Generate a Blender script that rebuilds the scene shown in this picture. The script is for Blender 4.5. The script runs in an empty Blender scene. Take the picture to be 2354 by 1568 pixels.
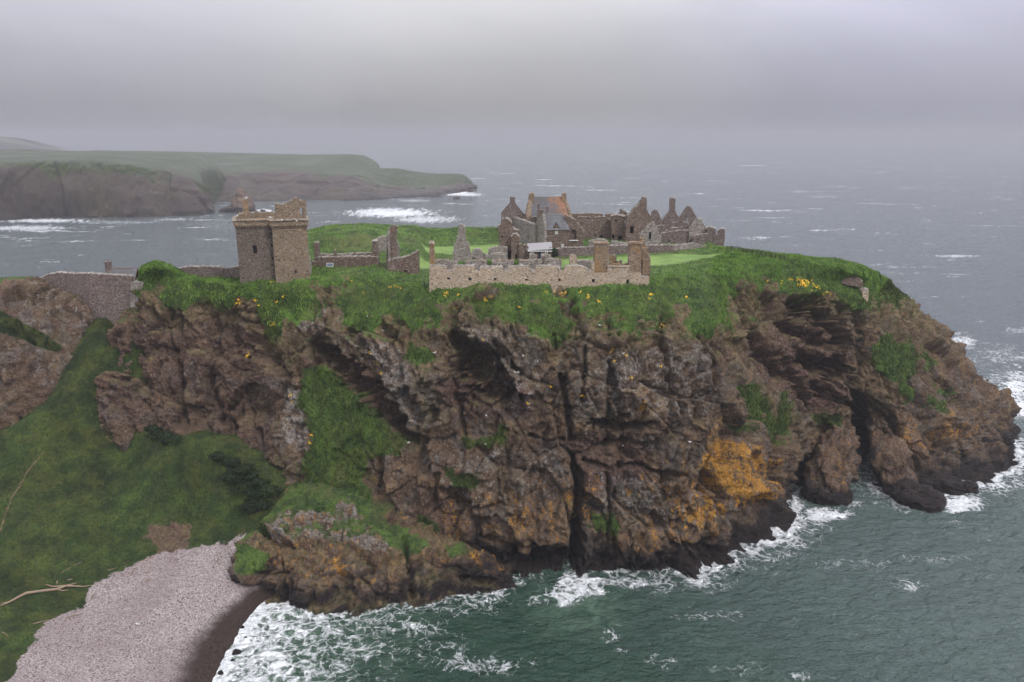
import bpy, bmesh, math, random
import numpy as np
from mathutils import Vector
from mathutils.geometry import tessellate_polygon
from mathutils.bvhtree import BVHTree

random.seed(7); rng = np.random.default_rng(11)
SC = bpy.context.scene
C = SC.collection
# ------------------------------------------------------------------ camera model (used to survey positions from the photograph)
CAMZ = 75.0; F = 1830.0; CX = 1176.5; CY = 784.0
PIT = math.radians(14.52)
cp, sp = math.cos(PIT), math.sin(PIT)

def P(px, py, Y=None, z=None):
    u = (px-CX)/F; v = (py-CY)/F
    d = np.array([u, cp-v*sp, -sp-v*cp])
    t = Y/d[1] if Y is not None else (z-CAMZ)/d[2]
    return np.array([0, 0, CAMZ])+d*t

def proj(p):
    x = p[..., 0]; y = p[..., 1]; z = p[..., 2]-CAMZ
    dep = y*cp-z*sp
    dep = np.maximum(dep, 1.0)
    return CX+F*x/dep, CY-F*(y*sp+z*cp)/dep

# ------------------------------------------------------------------ noise
def _h(ix, iy, iz, s):
    h = (ix.astype(np.uint32)*np.uint32(374761393) + iy.astype(np.uint32)*np.uint32(668265263)
         + iz.astype(np.uint32)*np.uint32(2654435761) + np.uint32((s*974634777) & 0xffffffff))
    h = (h ^ (h >> np.uint32(13)))*np.uint32(1274126177)
    h = (h ^ (h >> np.uint32(15)))*np.uint32(2246822519)
    return h ^ (h >> np.uint32(16))

def perlin(p, s=0):
    p = p.astype(np.float32)
    i = np.floor(p).astype(np.int32); f = p-i
    w = f*f*f*(f*(f*6-15)+10)
    out = np.zeros(len(p), np.float32)
    for dx in (0, 1):
        wx = w[:, 0] if dx else 1-w[:, 0]
        for dy in (0, 1):
            wy = w[:, 1] if dy else 1-w[:, 1]
            for dz in (0, 1):
                wz = w[:, 2] if dz else 1-w[:, 2]
                h = _h(i[:, 0]+dx, i[:, 1]+dy, i[:, 2]+dz, s)
                gx = (h & 255).astype(np.float32)/127.5-1; gy = ((h >> 8) & 255).astype(np.float32)/127.5-1; gz = ((h >> 16) & 255).astype(np.float32)/127.5-1
                out += wx*wy*wz*(gx*(f[:, 0]-dx)+gy*(f[:, 1]-dy)+gz*(f[:, 2]-dz))
    return out*1.3

def fbm(p, o=4, s=0, g=.5, ridge=False):
    a = 1.0; t = 0; out = 0
    for k in range(o):
        n = perlin(p*(2.03**k), s+k*17)
        if ridge: n = 1-2.2*np.abs(n)
        out = out+a*n; t += a; a *= g
    return out/t

def worley(p, s=0):
    p = p.astype(np.float32)
    i = np.floor(p).astype(np.int32); f = p-i
    f1 = np.full(len(p), 9, np.float32); f2 = f1.copy(); cid = np.zeros(len(p), np.float32)
    for dx in (-1, 0, 1):
        for dy in (-1, 0, 1):
            for dz in (-1, 0, 1):
                h = _h(i[:, 0]+dx, i[:, 1]+dy, i[:, 2]+dz, s)
                qx = dx+(h & 1023).astype(np.float32)/1023-f[:, 0]
                qy = dy+((h >> 10) & 1023).astype(np.float32)/1023-f[:, 1]
                qz = dz+((h >> 20) & 1023).astype(np.float32)/1023-f[:, 2]
                d = qx*qx+qy*qy+qz*qz
                m = d < f1
                f2 = np.where(m, f1, np.minimum(f2, d))
                cid = np.where(m, ((h >> 5) & 4095).astype(np.float32)/4095, cid)
                f1 = np.where(m, d, f1)
    return np.sqrt(f1), np.sqrt(f2), cid

def slabs(p, s=0):
    """angular blocks: every cell carries its own tilted plane; returns height, joint distance, cell id"""
    p = p.astype(np.float32); i = np.floor(p).astype(np.int32); f = p-i
    f1 = np.full(len(p), 9, np.float32); f2 = f1.copy(); cid = np.zeros(len(p), np.float32); pl = cid.copy()
    for dx in (-1, 0, 1):
        for dy in (-1, 0, 1):
            for dz in (-1, 0, 1):
                h = _h(i[:, 0]+dx, i[:, 1]+dy, i[:, 2]+dz, s)
                qx = dx+(h & 1023).astype(np.float32)/1023-f[:, 0]; qy = dy+((h >> 10) & 1023).astype(np.float32)/1023-f[:, 1]; qz = dz+((h >> 20) & 1023).astype(np.float32)/1023-f[:, 2]
                d = qx*qx+qy*qy+qz*qz; m = d < f1
                f2 = np.where(m, f1, np.minimum(f2, d)); h2 = h*np.uint32(2654435761)
                t = qx*((h2 & 255).astype(np.float32)/127.5-1)+qy*.4*(((h2 >> 8) & 255).astype(np.float32)/127.5-1)+qz*(((h2 >> 16) & 255).astype(np.float32)/127.5-1)
                pl = np.where(m, t, pl); cid = np.where(m, ((h >> 5) & 4095).astype(np.float32)/4095, cid); f1 = np.where(m, d, f1)
    return pl, np.sqrt(f2)-np.sqrt(f1), cid

def sstep(a, b, x):
    t = np.clip((x-a)/(b-a), 0, 1); return t*t*(3-2*t)

def poly_sd(px, py, poly):
    """signed distance (positive inside) to a polygon"""
    n = len(poly); d = np.full(px.shape, 1e9, np.float32); ins = np.zeros(px.shape, bool)
    for k in range(n):
        x0, y0 = poly[k]; x1, y1 = poly[(k+1) % n]
        ex, ey = x1-x0, y1-y0; L = ex*ex+ey*ey+1e-9
        t = np.clip(((px-x0)*ex+(py-y0)*ey)/L, 0, 1)
        d = np.minimum(d, np.hypot(px-x0-t*ex, py-y0-t*ey))
        c = ((y0 > py) != (y1 > py)) & (px < (x1-x0)*(py-y0)/((y1-y0) if y1 != y0 else 1e-9)+x0)
        ins ^= c
    return np.where(ins, d, -d)

def caps(px, py, pts):
    """normalised distance to a chain of (x,y,r) capsules: <1 inside"""
    out = np.full(px.shape, 9.0, np.float32)
    if len(pts) == 1: pts = [pts[0], pts[0]]
    for (x0, y0, r0), (x1, y1, r1) in zip(pts[:-1], pts[1:]):
        ex, ey = x1-x0, y1-y0; L = ex*ex+ey*ey+1e-9
        t = np.clip(((px-x0)*ex+(py-y0)*ey)/L, 0, 1)
        out = np.minimum(out, np.hypot(px-x0-t*ex, py-y0-t*ey)/(r0+t*(r1-r0)))
    return out

# ------------------------------------------------------------------ object helpers
def mesh_from(name, V, Fc, mat, smooth=False, attrs=None):
    me = bpy.data.meshes.new(name)
    if isinstance(Fc, np.ndarray):
        V = np.asarray(V, np.float32)
        n, k = Fc.shape
        me.vertices.add(len(V)); me.vertices.foreach_set('co', V.ravel())
        me.loops.add(n*k); me.loops.foreach_set('vertex_index', Fc.astype(np.int32).ravel())
        me.polygons.add(n); me.polygons.foreach_set('loop_start', np.arange(0, n*k, k, dtype=np.int32))
        me.update(calc_edges=True)
    else:
        me.from_pydata([tuple(map(float, v)) for v in V], [], Fc); me.update()
    if smooth: me.shade_smooth()
    for an, arr in (attrs or {}).items():
        a = me.color_attributes.new(an, 'FLOAT_COLOR', 'POINT')
        full = np.ones((len(V), 4), np.float32); full[:, :arr.shape[1]] = arr
        a.data.foreach_set('color', full.ravel())
    if mat: me.materials.append(mat)
    return me

def tag(o, label=None, cat=None, group=None, kind=None):
    if label: o['label'] = label
    if cat: o['category'] = cat
    if group: o['group'] = group
    if kind: o['kind'] = kind
    return o

def link(name, me, parent=None, loc=(0, 0, 0)):
    o = bpy.data.objects.new(name, me); C.objects.link(o); o.location = loc
    if parent: o.parent = parent
    return o

class Thing:
    def __init__(self, name, label, cat, loc, group=None):
        self.loc = np.array(loc, float)
        self.o = bpy.data.objects.new(name, None); C.objects.link(self.o)
        self.o.location = self.loc; self.o.empty_display_size = .5
        tag(self.o, label, cat, group, 'thing')
    def part(self, name, VF, mat, parent=None, label=None, smooth=False):
        V, Fc = VF
        me = mesh_from(name, np.asarray(V, float)-self.loc, Fc, mat, smooth)
        o = link(name, me, parent or self.o)
        if label: o['label'] = label
        return o

def solo(name, label, cat, VF, mat, group=None, smooth=False):
    V, Fc = VF; V = np.asarray(V, float)
    loc = V.mean(0); loc[2] = V[:, 2].min()
    o = link(name, mesh_from(name, V-loc, Fc, mat, smooth), None, loc)
    return tag(o, label, cat, group, 'thing')

def merge(*parts):
    V = []; Fc = []
    for v, f in parts:
        b = len(V); V += [tuple(map(float, q)) for q in v]; Fc += [tuple(i+b for i in t) for t in f]
    return V, Fc

def box(c, s, rz=0, taper=0, jit=0):
    V = []
    for dz in (-1, 1):
        for dx, dy in ((-1, -1), (1, -1), (1, 1), (-1, 1)):
            k = 1-taper if dz > 0 else 1
            x = dx*s[0]/2*k+random.uniform(-jit, jit); y = dy*s[1]/2*k+random.uniform(-jit, jit)
            V.append((c[0]+x*math.cos(rz)-y*math.sin(rz), c[1]+x*math.sin(rz)+y*math.cos(rz), c[2]+dz*s[2]/2+random.uniform(-jit, jit)))
    return V, [(3, 2, 1, 0), (4, 5, 6, 7), (0, 1, 5, 4), (1, 2, 6, 5), (2, 3, 7, 6), (3, 0, 4, 7)]

def tube(pts, rad, n=7):
    pts = [np.array(p, float) for p in pts]; V = []; Fc = []
    for k, p in enumerate(pts):
        a = pts[min(k+1, len(pts)-1)]-pts[max(k-1, 0)]; a /= np.linalg.norm(a)+1e-9
        b = np.cross(a, [0, 0, 1]) if abs(a[2]) < .9 else np.cross(a, [1, 0, 0]); b /= np.linalg.norm(b); c = np.cross(a, b)
        r = rad[k] if isinstance(rad, (list, tuple)) else rad
        for q in range(n):
            t = 2*math.pi*q/n; V.append(tuple(p+r*(math.cos(t)*b+math.sin(t)*c)))
    for k in range(len(pts)-1):
        for q in range(n):
            Fc.append((k*n+q, k*n+(q+1) % n, (k+1)*n+(q+1) % n, (k+1)*n+q))
    Fc.append(tuple(range(n))[::-1]); Fc.append(tuple((len(pts)-1)*n+q for q in range(n)))
    return V, Fc

# ------------------------------------------------------------------ materials
class NT:
    def __init__(s, name):
        s.m = bpy.data.materials.new(name); s.m.use_nodes = True; s.t = s.m.node_tree; s.t.nodes.clear()
        s.out = s.t.nodes.new('ShaderNodeOutputMaterial')
    def n(s, typ, **kw):
        nd = s.t.nodes.new(typ)
        for k, v in kw.items():
            if k.startswith('i_'):
                key = k[2:].replace('_', ' ')
                s.set(nd.inputs[key], v)
            else: setattr(nd, k, v)
        return nd
    def set(s, sock, v):
        if isinstance(v, bpy.types.NodeSocket): s.t.links.new(v, sock)
        elif isinstance(v, bpy.types.Node): s.t.links.new(v.outputs[0], sock)
        else:
            if isinstance(v, (tuple, list)) and len(v) == 3 and sock.type == 'RGBA': v = (*v, 1)
            sock.default_value = v
    def math(s, op, a, b=0.0, clamp=False):
        nd = s.n('ShaderNodeMath', operation=op); nd.use_clamp = clamp
        s.set(nd.inputs[0], a); s.set(nd.inputs[1], b); return nd.outputs[0]
    def mix(s, f, a, b, bt='MIX'):
        nd = s.n('ShaderNodeMix', data_type='RGBA', blend_type=bt)
        s.set(nd.inputs[0], f); s.set(nd.inputs[6], a); s.set(nd.inputs[7], b); return nd.outputs[2]
    def noise(s, vec, scale, detail=3, rough=.6, dist=0.0, col=False):
        nd = s.n('ShaderNodeTexNoise'); s.set(nd.inputs['Vector'], vec)
        nd.inputs['Scale'].default_value = scale; nd.inputs['Detail'].default_value = detail
        nd.inputs['Roughness'].default_value = rough; nd.inputs['Distortion'].default_value = dist
        return nd.outputs['Color' if col else 'Fac']
    def vor(s, vec, scale, feat='F1', out='Distance', rnd=1.0):
        nd = s.n('ShaderNodeTexVoronoi', feature=feat); s.set(nd.inputs['Vector'], vec)
        nd.inputs['Scale'].default_value = scale; nd.inputs['Randomness'].default_value = rnd
        return nd.outputs[out]
    def ramp(s, f, a, b):   # smooth 0..1 between a and b
        nd = s.n('ShaderNodeMapRange', interpolation_type='SMOOTHSTEP'); nd.clamp = True
        s.set(nd.inputs[0], f); s.set(nd.inputs[1], a); s.set(nd.inputs[2], b); return nd.outputs[0]
    def mapv(s, vec, sc=(1, 1, 1), rot=(0, 0, 0)):
        nd = s.n('ShaderNodeMapping'); s.set(nd.inputs['Vector'], vec)
        nd.inputs['Scale'].default_value = sc; nd.inputs['Rotation'].default_value = rot; return nd.outputs[0]
    def bsdf(s, col, rough=.9, normal=None, spec=.3, **kw):
        b = s.n('ShaderNodeBsdfPrincipled'); s.set(b.inputs['Base Color'], col); s.set(b.inputs['Roughness'], rough)
        s.set(b.inputs['Specular IOR Level'], spec)
        if normal is not None: s.set(b.inputs['Normal'], normal)
        s.t.links.new(b.outputs[0], s.out.inputs['Surface']); return b
    def bump(s, h, dist, strength=1.0, nrm=None):
        nd = s.n('ShaderNodeBump'); s.set(nd.inputs['Height'], h); nd.inputs['Distance'].default_value = dist
        nd.inputs['Strength'].default_value = strength
        if nrm is not None: s.set(nd.inputs['Normal'], nrm)
        return nd.outputs[0]

def simple(name, col, rough=.8, spec=.3, var=.25, scale=3.0):
    s = NT(name); co = s.n('ShaderNodeTexCoord').outputs['Object']
    f = s.noise(co, scale, 4)
    c = s.mix(f, tuple(v*(1-var) for v in col), tuple(min(1, v*(1+var)) for v in col))
    s.bsdf(c, rough, spec=spec); return s.m

def land_material(name, hazy=False):
    """rock, grass, lichen, soil, wet rock and shingle, blended by the masks baked on the terrain"""
    s = NT(name)
    pos = s.n('ShaderNodeTexCoord').outputs['Object']
    a1 = s.n('ShaderNodeSeparateColor'); s.set(a1.inputs[0], s.n('ShaderNodeVertexColor', layer_name='m1').outputs[0])
    a2 = s.n('ShaderNodeSeparateColor'); s.set(a2.inputs[0], s.n('ShaderNodeVertexColor', layer_name='m2').outputs[0])
    a3 = s.n('ShaderNodeSeparateColor'); s.set(a3.inputs[0], s.n('ShaderNodeVertexColor', layer_name='m3').outputs[0])
    grass, orange, pale = a1.outputs[0], a1.outputs[1], a1.outputs[2]
    wet, dry, lawn = a2.outputs[0], a2.outputs[1], a2.outputs[2]
    shingle, red, dark = a3.outputs[0], a3.outputs[1], a3.outputs[2]
    n0 = s.noise(pos, .05, 5, .6); n1 = s.noise(pos, .22, 6, .65); n2 = s.noise(pos, 1.1, 5, .7); n3 = s.noise(pos, 4.5, 3, .7)
    sv = s.vor(pos, 1.6); cell = s.vor(pos, 3.2, out='Color')
    # rock
    n25 = s.noise(pos, 2.4, 5, .78, .3)
    rock = s.mix(s.ramp(n1, .38, .60), (.047, .030, .020), (.185, .118, .070))
    rock = s.mix(s.ramp(n0, .44, .58), rock, s.mix(n2, (.070, .044, .029), (.20, .122, .074)))
    rock = s.mix(s.math('MULTIPLY', s.ramp(s.noise(pos, .13, 6, .72, .8), .52, .62), .70), rock, (.27, .175, .085))
    rock = s.mix(s.math('MULTIPLY', s.ramp(s.noise(pos, .16, 5, .7, .5), .50, .60), .55), rock, (.15, .14, .128))
    rock = s.mix(red, rock, s.mix(s.ramp(n2, .4, .65), (.060, .029, .024), (.19, .105, .083)))
    rock = s.mix(s.math('MULTIPLY', s.ramp(n25, .53, .68), .70), rock, (.42, .31, .21))
    rock = s.mix(s.math('MULTIPLY', s.ramp(n25, .48, .34), .85), rock, (.018, .012, .010))
    rock = s.mix(s.math('MULTIPLY', s.ramp(n3, .55, .72), .35), rock, (.30, .25, .21))
    pl = s.math('MULTIPLY', s.ramp(pale, .02, .3), s.ramp(s.math('ADD', s.noise(pos, .8, 7, .82, .5), s.math('MULTIPLY', pale, .20)), .60, .70), True)
    pl = s.math('MULTIPLY', pl, s.math('ADD', .25, s.math('MULTIPLY', s.ramp(n25, .42, .56), .75)))
    rock = s.mix(pl, rock, s.mix(n3, (.19, .18, .16), (.52, .49, .45)))
    on = s.noise(s.mapv(pos, (1, 1, .55)), 1.3, 7, .8, .6)
    th = s.math('SUBTRACT', .70, s.math('MULTIPLY', orange, .33))
    om = s.ramp(on, th, s.math('ADD', th, .07))
    om = s.math('MULTIPLY', s.math('MULTIPLY', om, s.ramp(orange, .02, .12)), s.math('ADD', .45, s.math('MULTIPLY', s.ramp(n25, .40, .55), .55)))
    rock = s.mix(om, rock, s.mix(s.ramp(n3, .35, .65), (.34, .145, .018), (.70, .36, .045)))
    wd = s.mix(s.ramp(n3, .45, .68), (.014, .010, .010), (.060, .043, .038))
    rock = s.mix(wet, rock, wd)
    # dry turf / soil
    dn = s.ramp(s.noise(pos, .8, 6, .7), .35, .65)
    dryc = s.mix(dn, (.12, .078, .040), (.31, .225, .115))
    dryc = s.mix(s.ramp(n2, .45, .62), dryc, (.060, .075, .018))
    dm = s.math('MULTIPLY', dry, s.ramp(s.noise(pos, .5, 6, .7), .34, .52))
    base = s.mix(dm, rock, dryc)
    # grass
    stre = s.mapv(pos, (1, 1, .35))
    g1 = s.noise(stre, .35, 6, .7, .4); g2 = s.noise(stre, 2.2, 5, .75)
    gr = s.mix(s.ramp(g1, .36, .62), (.022, .055, .009), (.125, .225, .032))
    gr = s.mix(s.math('MULTIPLY', s.ramp(g2, .48, .68), .65), gr, (.19, .28, .06))
    gr = s.mix(s.math('MULTIPLY', s.ramp(g2, .50, .34), .65), gr, (.013, .034, .008))
    gb = s.noise(pos, .11, 7, .75, .6)
    gr = s.mix(s.math('MULTIPLY', s.ramp(gb, .50, .62), .75), gr, s.mix(g2, (.075, .085, .022), (.21, .20, .075)))
    gr = s.mix(s.math('MULTIPLY', s.ramp(s.noise(pos, .30, 6, .75, .5), .52, .60), .8), gr, s.mix(g2, (.008, .026, .006), (.045, .095, .020)))
    gr = s.mix(s.math('MULTIPLY', s.ramp(s.noise(pos, .22, 7, .8, .3), .63, .70), .8), gr, (.11, .068, .045))
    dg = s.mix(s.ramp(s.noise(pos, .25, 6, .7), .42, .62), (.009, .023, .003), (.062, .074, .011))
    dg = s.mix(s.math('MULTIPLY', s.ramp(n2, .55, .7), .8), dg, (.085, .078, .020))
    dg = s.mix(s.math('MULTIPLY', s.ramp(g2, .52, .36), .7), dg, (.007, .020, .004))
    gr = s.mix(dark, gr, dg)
    lw = s.mix(s.ramp(s.noise(pos, .14, 6, .75), .38, .62), (.075, .135, .026), (.135, .200, .048))
    lw = s.mix(s.math('MULTIPLY', s.ramp(n3, .4, .7), .3), lw, (.16, .24, .05))
    gr = s.mix(lawn, gr, lw)
    ge = s.math('ADD', grass, s.math('MULTIPLY', s.math('SUBTRACT', s.noise(pos, .8, 7, .8), .5), 1.7))
    gm = s.ramp(ge, .40, .62)
    base = s.mix(gm, base, gr)
    # shingle
    v1 = s.vor(pos, 6.5, out='Color'); vs = s.n('ShaderNodeSeparateColor'); s.set(vs.inputs[0], v1)
    pb = s.mix(vs.outputs[0], (.30, .240, .225), (.56, .48, .46))
    pb = s.mix(s.ramp(vs.outputs[1], .90, .95), pb, (.68, .64, .62))
    pb = s.mix(s.ramp(vs.outputs[2], .82, .93), pb, (.10, .075, .07))
    pb = s.mix(s.math('MULTIPLY', s.ramp(s.noise(s.mapv(pos, (1, 1, 1)), .09, 4), .4, .6), .35), pb, (.22, .16, .15))
    pb = s.mix(wet, pb, s.mix(vs.outputs[0], (.028, .016, .013), (.085, .055, .045)))
    sm = s.ramp(s.math('ADD', shingle, s.math('MULTIPLY', s.math('SUBTRACT', s.noise(pos, .7, 7, .85), .5), 1.6)), .35, .65)
    base = s.mix(sm, base, pb)
    # relief
    h = s.math('ADD', s.math('MULTIPLY', n2, 1.0), s.math('MULTIPLY', n3, .45))
    h = s.math('ADD', h, s.math('MULTIPLY', s.noise(pos, 14, 3, .7), .18))
    h = s.math('ADD', h, s.math('MULTIPLY', g2, .35))
    h = s.math('MULTIPLY', h, s.math('SUBTRACT', 1.0, s.math('MULTIPLY', lawn, .85)))
    nr = s.bump(h, 1.3, 1.0)
    rough = s.math('SUBTRACT', .95, s.math('MULTIPLY', wet, .5))
    s.bsdf(base, rough, nr, .3)
    return s.m

def masonry(name, a, b, pale=.3, orange=0.0, sc=1.0, topo=0.0):
    """coursed rubble: cells longer than tall, mortar and lichen"""
    s = NT(name); co = s.n('ShaderNodeTexCoord').outputs['Object']
    m = s.mapv(co, (1.0, 1.0, 1.9))
    v = s.n('ShaderNodeSeparateColor'); s.set(v.inputs[0], s.vor(m, 3.4*sc, out='Color', rnd=.85))
    ed = s.vor(m, 3.4*sc, 'DISTANCE_TO_EDGE', rnd=.85)
    n1 = s.noise(co, .35, 5, .65); n2 = s.noise(m, 5, 3, .7)
    c = s.mix(v.outputs[0], a, b)
    c = s.mix(s.ramp(n1, .36, .64), c, s.mix(.5, tuple(x*.62 for x in a), b))
    c = s.mix(s.math('MULTIPLY', s.ramp(v.outputs[1], .80, .9), pale), c, (.46, .43, .39))
    c = s.mix(s.math('MULTIPLY', s.ramp(v.outputs[2], .85, .93), .8), c, tuple(x*.35 for x in a))
    c = s.mix(s.math('MULTIPLY', s.ramp(n2, .55, .70), .45), c, tuple(min(1, x*1.7) for x in b))
    c = s.mix(s.math('MULTIPLY', s.ramp(n2, .46, .32), .5), c, tuple(x*.4 for x in a))
    if orange > 0:
        om = s.ramp(s.noise(co, .45, 5, .7), 1-orange-.05, 1-orange+.10)
        c = s.mix(s.math('MULTIPLY', om, .65), c, s.mix(n2, (.24, .12, .035), (.42, .23, .07)))
    c = s.mix(s.math('MULTIPLY', s.ramp(ed, .09, .02), .35), c, tuple(x*.5 for x in a))
    h = s.math('ADD', s.math('MULTIPLY', s.ramp(ed, 0, .2), .6), s.math('MULTIPLY', n2, .7))
    s.bsdf(c, .95, s.bump(h, .12, .9), .2)
    return s.m

M = {}
M['land'] = land_material('land')
M['brown'] = masonry('brown_masonry', (.105, .072, .055), (.215, .155, .118), .35, .12)
M['tower'] = masonry('tower_masonry', (.135, .098, .062), (.33, .25, .17), .25, .26)
M['tan'] = masonry('tan_masonry', (.27, .205, .140), (.60, .48, .35), .5, .10)
M['towergrey'] = masonry('grey_tower_masonry', (.085, .066, .052), (.20, .158, .125), .25, .16)  # grey stone, darkened so the away-facing block carries its shade in the colour
M['ochre'] = masonry('ochre_masonry', (.15, .105, .070), (.34, .25, .165), .25, .44)
M['grey'] = masonry('grey_masonry', (.16, .135, .115), (.36, .315, .275), .7, .05)
M['purple'] = masonry('purple_masonry', (.105, .078, .070), (.225, .172, .150), .35, .10)
M['cope'] = masonry('coping_rubble', (.15, .125, .10), (.50, .46, .40), .7, .12, .8)
M['copeo'] = masonry('lichened_coping', (.14, .105, .07), (.42, .36, .28), .5, .44, .8)
M['wood'] = simple('weathered_timber', (.045, .035, .028), .85)
M['drift'] = simple('bleached_driftwood', (.20, .145, .10), .85, var=.35)
M['dark'] = simple('dark_recess_glass', (.012, .013, .015), .4)  # window glass, and painted shade inside unglazed ruin openings
M['white'] = simple('white_paint', (.75, .75, .72), .5)
M['door'] = simple('dark_blue_paint', (.030, .035, .048), .6)
M['zinc'] = simple('pale_metal_sheet', (.20, .19, .19), .45, var=.15)
M['panel'] = simple('blue_panel', (.05, .10, .20), .3)
M['gullw'] = simple('white_feathers', (.85, .85, .84), .8, var=.03)
M['gullg'] = simple('grey_feathers', (.30, .31, .33), .8, var=.05)
M['beak'] = simple('yellow_beak', (.6, .4, .05), .6)
M['flower'] = simple('yellow_petals', (.85, .50, .02), .8, var=.1)
M['bush'] = simple('bush_leaves', (.007, .018, .003), .8, var=.6, scale=2)
M['ivy'] = simple('bright_creeper_leaves', (.08, .16, .025), .8, var=.5, scale=2)

def slate_mat():
    s = NT('slate_roof'); co = s.n('ShaderNodeTexCoord').outputs['Object']
    m = s.mapv(co, (2.2, 2.2, 4.5)); v = s.n('ShaderNodeSeparateColor'); s.set(v.inputs[0], s.vor(m, 1.2, out='Color', rnd=.5))
    n1 = s.noise(co, .3, 5, .65); n2 = s.noise(co, 6, 3, .7)
    c = s.mix(v.outputs[0], (.060, .062, .068), (.125, .128, .138))
    c = s.mix(s.ramp(n1, .4, .65), c, (.085, .075, .07))
    c = s.mix(s.math('MULTIPLY', s.ramp(n2, .5, .7), .5), c, (.20, .20, .21))
    oa = s.n('ShaderNodeSeparateColor'); s.set(oa.inputs[0], s.n('ShaderNodeVertexColor', layer_name='lichen').outputs[0])
    th = s.math('SUBTRACT', .85, s.math('MULTIPLY', oa.outputs[0], .55))
    om = s.ramp(s.noise(co, 1.1, 6, .75), th, s.math('ADD', th, .22))
    c = s.mix(s.math('MULTIPLY', om, s.ramp(n2, .34, .60)), c, s.mix(n2, (.22, .085, .03), (.38, .17, .07)))
    w = s.math('FRACT', s.math('MULTIPLY', s.n('ShaderNodeSeparateXYZ', i_Vector=co).outputs[2], 3.0))
    s.bsdf(c, .8, s.bump(s.math('ADD', w, n2), .08, .8), .3); return s.m
M['slate'] = slate_mat()

def sea_mat():
    s = NT('sea_water'); pos = s.n('ShaderNodeTexCoord').outputs['Object']
    a = s.n('ShaderNodeSeparateColor'); s.set(a.inputs[0], s.n('ShaderNodeVertexColor', layer_name='m1').outputs[0])
    foam, shal, far = a.outputs[0], a.outputs[1], a.outputs[2]
    wv = s.mapv(pos, (.55, 1.0, 1), (0, 0, math.radians(-14)))
    # lace: thin warped lines at two sizes
    warp = s.n('ShaderNodeVectorMath', operation='MULTIPLY_ADD')
    s.set(warp.inputs[0], s.noise(pos, .22, 3, .6, col=True)); s.set(warp.inputs[1], (5.0, 5.0, 0.0)); s.set(warp.inputs[2], pos)
    wp = warp.outputs[0]
    l1 = s.math('SUBTRACT', 1.0, s.math('MULTIPLY', s.vor(wp, .62, 'DISTANCE_TO_EDGE'), 3.2), True)
    l2 = s.math('SUBTRACT', 1.0, s.math('MULTIPLY', s.vor(wp, 1.9, 'DISTANCE_TO_EDGE'), 3.2), True)
    nn = s.noise(wp, .35, 6, .75); n4 = s.noise(wp, 1.4, 5, .75)
    patt = s.math('ADD', s.math('MULTIPLY', l1, .30), s.math('MULTIPLY', l2, .16))
    patt = s.math('ADD', patt, s.math('MULTIPLY', nn, .55)); patt = s.math('ADD', patt, s.math('MULTIPLY', n4, .32))
    th = s.math('SUBTRACT', 1.04, s.math('MULTIPLY', foam, .80))
    fm = s.ramp(patt, th, s.math('ADD', th, .42))
    fm = s.math('MULTIPLY', s.math('MULTIPLY', fm, s.ramp(foam, .02, .15)), s.math('ADD', .62, s.math('MULTIPLY', s.ramp(n4, .38, .60), .38)))
    # whitecaps and streaks far out
    st = s.mapv(pos, (.014, .038, 1), (0, 0, math.radians(8)))
    cap = s.math('ADD', s.math('MULTIPLY', s.noise(st, 1.0, 6, .72, .8), .75), s.math('MULTIPLY', s.noise(wv, .09, 6, .75), .25))
    cm = s.math('MULTIPLY', s.ramp(cap, .562, .68), .72)
    cm = s.math('MULTIPLY', cm, far)
    near = s.math('MULTIPLY', s.ramp(s.noise(wv, .45, 7, .8, .5), .65, .74), .55)
    fm = s.math('MAXIMUM', fm, s.math('MAXIMUM', cm, near))
    deep = s.mix(s.noise(pos, .03, 4), (.006, .026, .015), (.016, .042, .026))
    xr = s.n('ShaderNodeSeparateXYZ', i_Vector=pos)
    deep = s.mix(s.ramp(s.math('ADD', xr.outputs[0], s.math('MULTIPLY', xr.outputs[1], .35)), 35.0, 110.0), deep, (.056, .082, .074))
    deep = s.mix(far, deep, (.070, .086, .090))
    water = s.mix(s.math('MULTIPLY', shal, s.ramp(nn, .3, .65)), deep, (.075, .125, .085))
    col = s.mix(fm, water, (.80, .82, .82))
    h = s.math('ADD', s.noise(wv, .55, 5, .62, .3), s.math('MULTIPLY', s.noise(wv, 2.2, 3, .6), .22))
    h = s.math('ADD', h, s.math('MULTIPLY', fm, .12))
    nr = s.bump(h, 2.2, 1.0)
    rough = s.math('ADD', .08, s.math('MULTIPLY', fm, .8))
    b = s.bsdf(col, rough, nr, .5); b.inputs['IOR'].default_value = 1.33
    return s.m
M['sea'] = sea_mat()

# ------------------------------------------------------------------ terrain nets
def catmull(A, n_per, axis):
    """resample control array along axis with softened Catmull-Rom; n_per = subdivisions of each segment"""
    A = np.moveaxis(A, axis, 0); out = []; par = []
    N = len(A)
    for k in range(N-1):
        p1, p2 = A[k], A[k+1]
        p0 = A[k-1] if k > 0 else 2*p1-p2
        p3 = A[k+2] if k+2 < N else 2*p2-p1
        L = np.linalg.norm(p2-p1, axis=-1, keepdims=True)+1e-6
        L0 = np.linalg.norm(p1-p0, axis=-1, keepdims=True)+1e-6; L3 = np.linalg.norm(p3-p2, axis=-1, keepdims=True)+1e-6
        m1 = .5*((p2-p1)/L+(p1-p0)/L0)*np.minimum(L, 1.4*L0)*.85; m2 = .5*((p3-p2)/L3+(p2-p1)/L)*np.minimum(L, 1.4*L3)*.85
        n = n_per[k]
        for q in range(n):
            t = q/n
            out.append((2*t**3-3*t**2+1)*p1+(t**3-2*t**2+t)*m1+(-2*t**3+3*t**2)*p2+(t**3-t**2)*m2); par.append(k+t)
    out.append(A[-1]); par.append(N-1.0)
    return np.moveaxis(np.array(out), 0, axis), np.array(par)

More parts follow.
